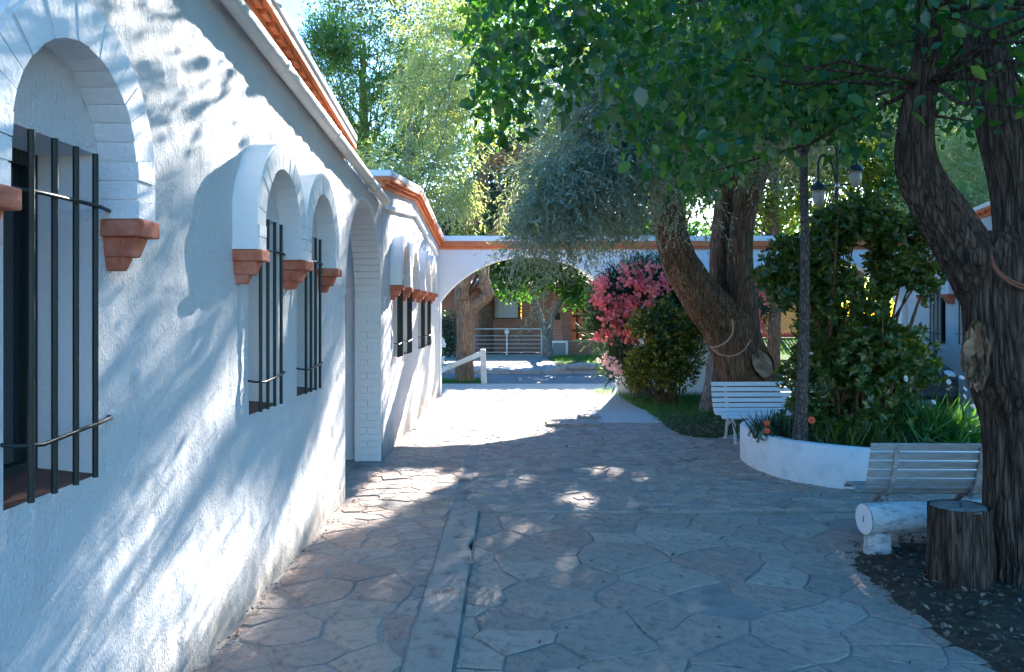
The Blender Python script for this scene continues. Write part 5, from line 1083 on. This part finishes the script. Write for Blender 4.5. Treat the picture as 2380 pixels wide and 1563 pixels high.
# ------------------------------------------------------------------ handrail, gate, house, fence
hr = thing('handrail', 'cream painted timber post with sloping rail beside the arch', 'handrail', tuple(PG(1125,891).xy)+(0,))
p0 = PG(1125,891); MB().bar((p0.x,p0.y,-.05),(p0.x-.03,p0.y,.82),.14,.14,(0,1,0)).build('post', M['creamwood'], hr, bevel=.025)
MB().bar((p0.x-.05,p0.y-.02,.72),(p0.x-1.25,p0.y-.1,.22),.11,.12).build('rail', M['creamwood'], hr, bevel=.02)
gt = thing('metal_gate', 'low silver metal gate with horizontal bars across the far driveway', 'gate', (-.6,32,0.03))
gy = 32.; gz = lambda py: P(0,py,gy).z; gx_ = lambda px: P(px,0,gy).x
for px in (1101,1178,1259): MB().box(gx_(px)-.03, gx_(px)+.03, gy-.03, gy+.03, .03, gz(765)).build('post', M['steel'], gt)
for px in (960,1030): MB().box(gx_(px)-.03, gx_(px)+.03, gy-.03, gy+.03, .03, gz(765)).build('post', M['steel'], gt)
for i, py in enumerate((765,781,790.5,800,809.5,819,827)):
    r = .03 if i in (0,6) else .016; MB().tube([(gx_(950),gy,gz(py)),(gx_(1101),gy,gz(py)),(gx_(1259),gy,gz(py)),(gx_(1275),gy,gz(py))], r, 6).build('rail', M['steel'], gt)
MB().box(gx_(1178)-.09, gx_(1178)+.09, gy-.05, gy-.031, gz(776), gz(768)).build('latch', M['steel'], gt)
hs = thing('brick_house', 'red brick house with curtained window and shady porch across the street', 'house', (0,37,0.03))
hy = 37.; hx = lambda px: P(px,0,hy).x; hz = lambda py: P(0,py,hy).z
hw = MB(); hw.box(hx(960),hx(1140),hy,hy+.3,-.1,3.6); hw.box(hx(1140),hx(1212),hy,hy+.3,-.1,hz(742)); hw.box(hx(1140),hx(1212),hy,hy+.3,hz(690),3.6); hw.box(hx(1212),hx(1330),hy,hy+.3,-.1,3.6); hw.box(hx(1330),hx(1640),hy+1.6,hy+1.9,-.1,3.6)
hw.build('wall', M['brick'], hs)
wf_ = MB(); wf_.box(hx(1142),hx(1150),hy-.05,hy+.1,hz(742),hz(690)); wf_.box(hx(1204),hx(1211),hy-.05,hy+.1,hz(742),hz(690)); wf_.box(hx(1150),hx(1204),hy-.05,hy+.1,hz(742),hz(739)); wf_.box(hx(1150),hx(1204),hy-.05,hy+.1,hz(693),hz(690))
wf_ = wf_.build('window', M['bark_brown'], hs); MB().box(hx(1150),hx(1204),hy+.06,hy+.08,hz(739),hz(693)).build('curtain', M['curtain'], wf_)
MB().box(hx(1395),hx(1420),hy+1.5,hy+1.6,.1,hz(690)).build('door', M['dark'], hs)
for px in (1345,1362,1395): MB().box(hx(px)-.05,hx(px)+.05,hy+.9,hy+1.,.03,2.6).build('porch_grille_bar', M['dark'], hs)
for py in (705,735,770): MB().box(hx(1330),hx(1400),hy+.88,hy+.9,hz(py)-.05,hz(py)+.05).build('porch_grille_rail', M['dark'], hs)
MB().hexa([(hx(940),hy-2.,2.75),(hx(1660),hy-2.,2.75),(hx(1660),hy+6,4.6),(hx(940),hy+6,4.6),(hx(940),hy-2.,2.95),(hx(1660),hy-2.,2.95),(hx(1660),hy+6,4.8),(hx(940),hy+6,4.8)]).build('roof', M['rooftile'], hs)
MB().box(hx(1022),hx(1030),hy-1.9,hy-1.75,.03,2.74).build('porch_post', M['orangewood'], hs)
pil = thing('brick_pillar', 'slim brick gate pillar with meter box beside the whitewashed tree', 'pillar', (gx_(1297),32.2,.03))
MB().box(gx_(1286),gx_(1309),32.2,32.6,.0,gz(705)).build('shaft', M['brick'], pil, bevel=.01)
MB().box(gx_(1284),gx_(1311),32.17,32.63,gz(705),gz(702)).build('cap', M['concrete'], pil)
MB().box(gx_(1290),gx_(1303),32.17,32.199,gz(744),gz(727)).build('meter_box', M['iron'], pil)
lw = thing('brick_wall', 'low brick garden wall across the street', 'wall', (gx_(1400),32.3,.03))
MB().box(gx_(1318),gx_(1560),32.3,32.55,-.05,gz(796)).build('wall', M['brick'], lw); MB().box(gx_(1317),gx_(1562),32.27,32.58,gz(796),gz(793)).build('coping', M['concrete'], lw)
cb = thing('meter_cabinet', 'grey metal cabinet in a pale frame at the end of the garden wall', 'cabinet', (gx_(1300),32.0,.03))
MB().box(gx_(1281),gx_(1320),31.95,32.18,.0,gz(793)).build('frame', M['plaster'], cb, bevel=.01); MB().box(gx_(1285),gx_(1314),31.92,31.949,.06,gz(797)).build('door', M['greybox'], cb, bevel=.005)
pf = thing('picket_fence', 'yellow wooden picket fence with red bottom rail on the grassy bank', 'fence', (11,32,.72))
pk = MB().add([(-.035,0,0),(.035,0,0),(.035,0,1.0),(0,0,1.06),(-.035,0,1.0),(-.035,.022,0),(.035,.022,0),(.035,.022,1.0),(0,.022,1.06),(-.035,.022,1.0)], [(0,1,2,3,4),(9,8,7,6,5),(0,5,6,1),(1,6,7,2),(2,7,8,3),(3,8,9,4),(4,9,5,0)]).mesh('picket')
for k in range(64): put('picket', pk, M['yellowwood'], pf, (5.6+k*.125, 32.0, .80+.01*random.random()))
MB().box(5.5,13.7,32.03,32.07,.82,.94).build('bottom_rail', M['red'], pf); MB().box(5.5,13.7,32.03,32.07,1.5,1.58).build('top_rail', M['yellowwood'], pf)
MB().box(5.5,13.7,31.95,31.99,.74,.86).build('base_board', M['red'], pf)
for k in range(6): MB().box(5.6+k*1.6,5.7+k*1.6,32.075,32.175,.6,1.9).build('post', M['yellowwood'], pf)
yh = thing('yellow_house', 'ochre timber house wall behind the picket fence', 'house', (10,40,.7))
MB().box(4,16,40,40.3,.5,3.6).build('wall', M['yellowwood'], yh); MB().hexa([(3.5,39,3.4),(16.5,39,3.4),(16.5,44,5.2),(3.5,44,5.2),(3.5,39,3.55),(16.5,39,3.55),(16.5,44,5.35),(3.5,44,5.35)]).build('roof', M['rooftile'], yh)

# ------------------------------------------------------------------ cars
def car(label, loc, rz, paint):
    t = thing('car', label, 'car', loc); t.rotation_euler = (0,0,rz); ORG[t.name] = Vector((0,0,0))
    St = [(-2.02,.66,.34,.62,.80),(-1.95,.76,.24,.60,.90),(-1.5,.83,.20,.62,.95),(-.9,.85,.19,.62,.95),(0,.86,.19,.62,.94),(.7,.86,.19,.62,.93),(1.1,.85,.2,.62,.90),(1.5,.82,.21,.60,.82),(1.85,.74,.24,.56,.72),(1.98,.62,.30,.52,.62)]
    b = MB(); vs = []; fs = []; nr = 12
    for x, hw_, z0, zm, zt_ in St:
        half = [(hw_*.82,z0),(hw_*.97,z0+.1),(hw_,zm-.04),(hw_*.985,zm+.08),(hw_*.93,zt_-.03),(hw_*.78,zt_)]
        vs += [(x,y,z) for y, z in half]+[(x,-y,z) for y, z in half[::-1]]
    for i in range(len(St)-1):
        for k in range(nr): fs.append((i*nr+k, i*nr+(k+1)%nr, (i+1)*nr+(k+1)%nr, (i+1)*nr+k))
    fs += [tuple(range(nr)), tuple(range(len(St)*nr-1, (len(St)-1)*nr-1, -1))]
    b.add(vs, fs); body = b.build('body', paint, t, smooth=True); m = body.modifiers.new('subsurf','SUBSURF'); m.levels = m.render_levels = 2
    gb_ = MB(); z0, z1 = .93, 1.42
    gb_.hexa([(-1.75,-.72,z0),(1.05,-.74,z0-.02),(1.05,.74,z0-.02),(-1.75,.72,z0),(-1.1,-.55,z1),(.25,-.57,z1),(.25,.57,z1),(-1.1,.55,z1)]).build('windows', M['glass'], t, bevel=.05)
    MB().hexa([(-1.16,-.585,1.40),(.32,-.6,1.40),(.32,.6,1.40),(-1.16,.585,1.40),(-1.02,-.5,1.465),(.15,-.52,1.465),(.15,.52,1.465),(-1.02,.5,1.465)]).build('roof', paint, t, bevel=.03)
    for sy in (-1,1):
        for a, c in (((1.02,sy*.735,.93),(.27,sy*.59,1.42)), ((-.42,sy*.745,.93),(-.42,sy*.59,1.42)), ((-1.72,sy*.72,.93),(-1.1,sy*.57,1.42))): MB().bar(a, c, .05, .05).build('pillar', paint, t, bevel=.01)
        MB().lathe((.72,sy*.87,.99), [(0,-.09),(.05,-.07),(.065,0),(.05,.05),(0,.06)], 10, 'x').build('mirror', paint, t, smooth=True)
        MB().lathe((1.80,sy*.56,.635), [(.0,.12),(.06,.11),(.105,.06),(.115,0),(.1,-.08)], 14, 'x').build('headlight', M['lens'], t, smooth=True)
        for wx in (-1.27,1.28):
            y0_, y1_ = (sy*.70, sy*.88); tw_ = MB().lathe((wx,min(y0_,y1_),.30), [(.19,0),(.28,.0),(.30,.03),(.30,.15),(.28,.18),(.19,.18)], 24, 'y').build('tyre', M['rubber'], t, smooth=True)
            MB().lathe((wx,sy*.80-.03,.30), [(.0,0),(.185,.0),(.188,.06),(.0,.06)], 16, 'y').build('rim', M['chrome'], tw_)
    MB().bar((2.0,-.55,.38),(2.0,.55,.38),.06,.1).build('bumper', paint, t, bevel=.02); MB().bar((1.99,-.3,.58),(1.99,.3,.58),.03,.07).build('grille', M['dark'], t)
    return t
car('dark grey car parked nose forward behind the planter shrub', (6.62,15.25,0.006), R(-90), M['car_dark'])
car('beige car parked along the street beyond the second arch', (8.75,18.55,0.006), R(180), M['car_beige'])
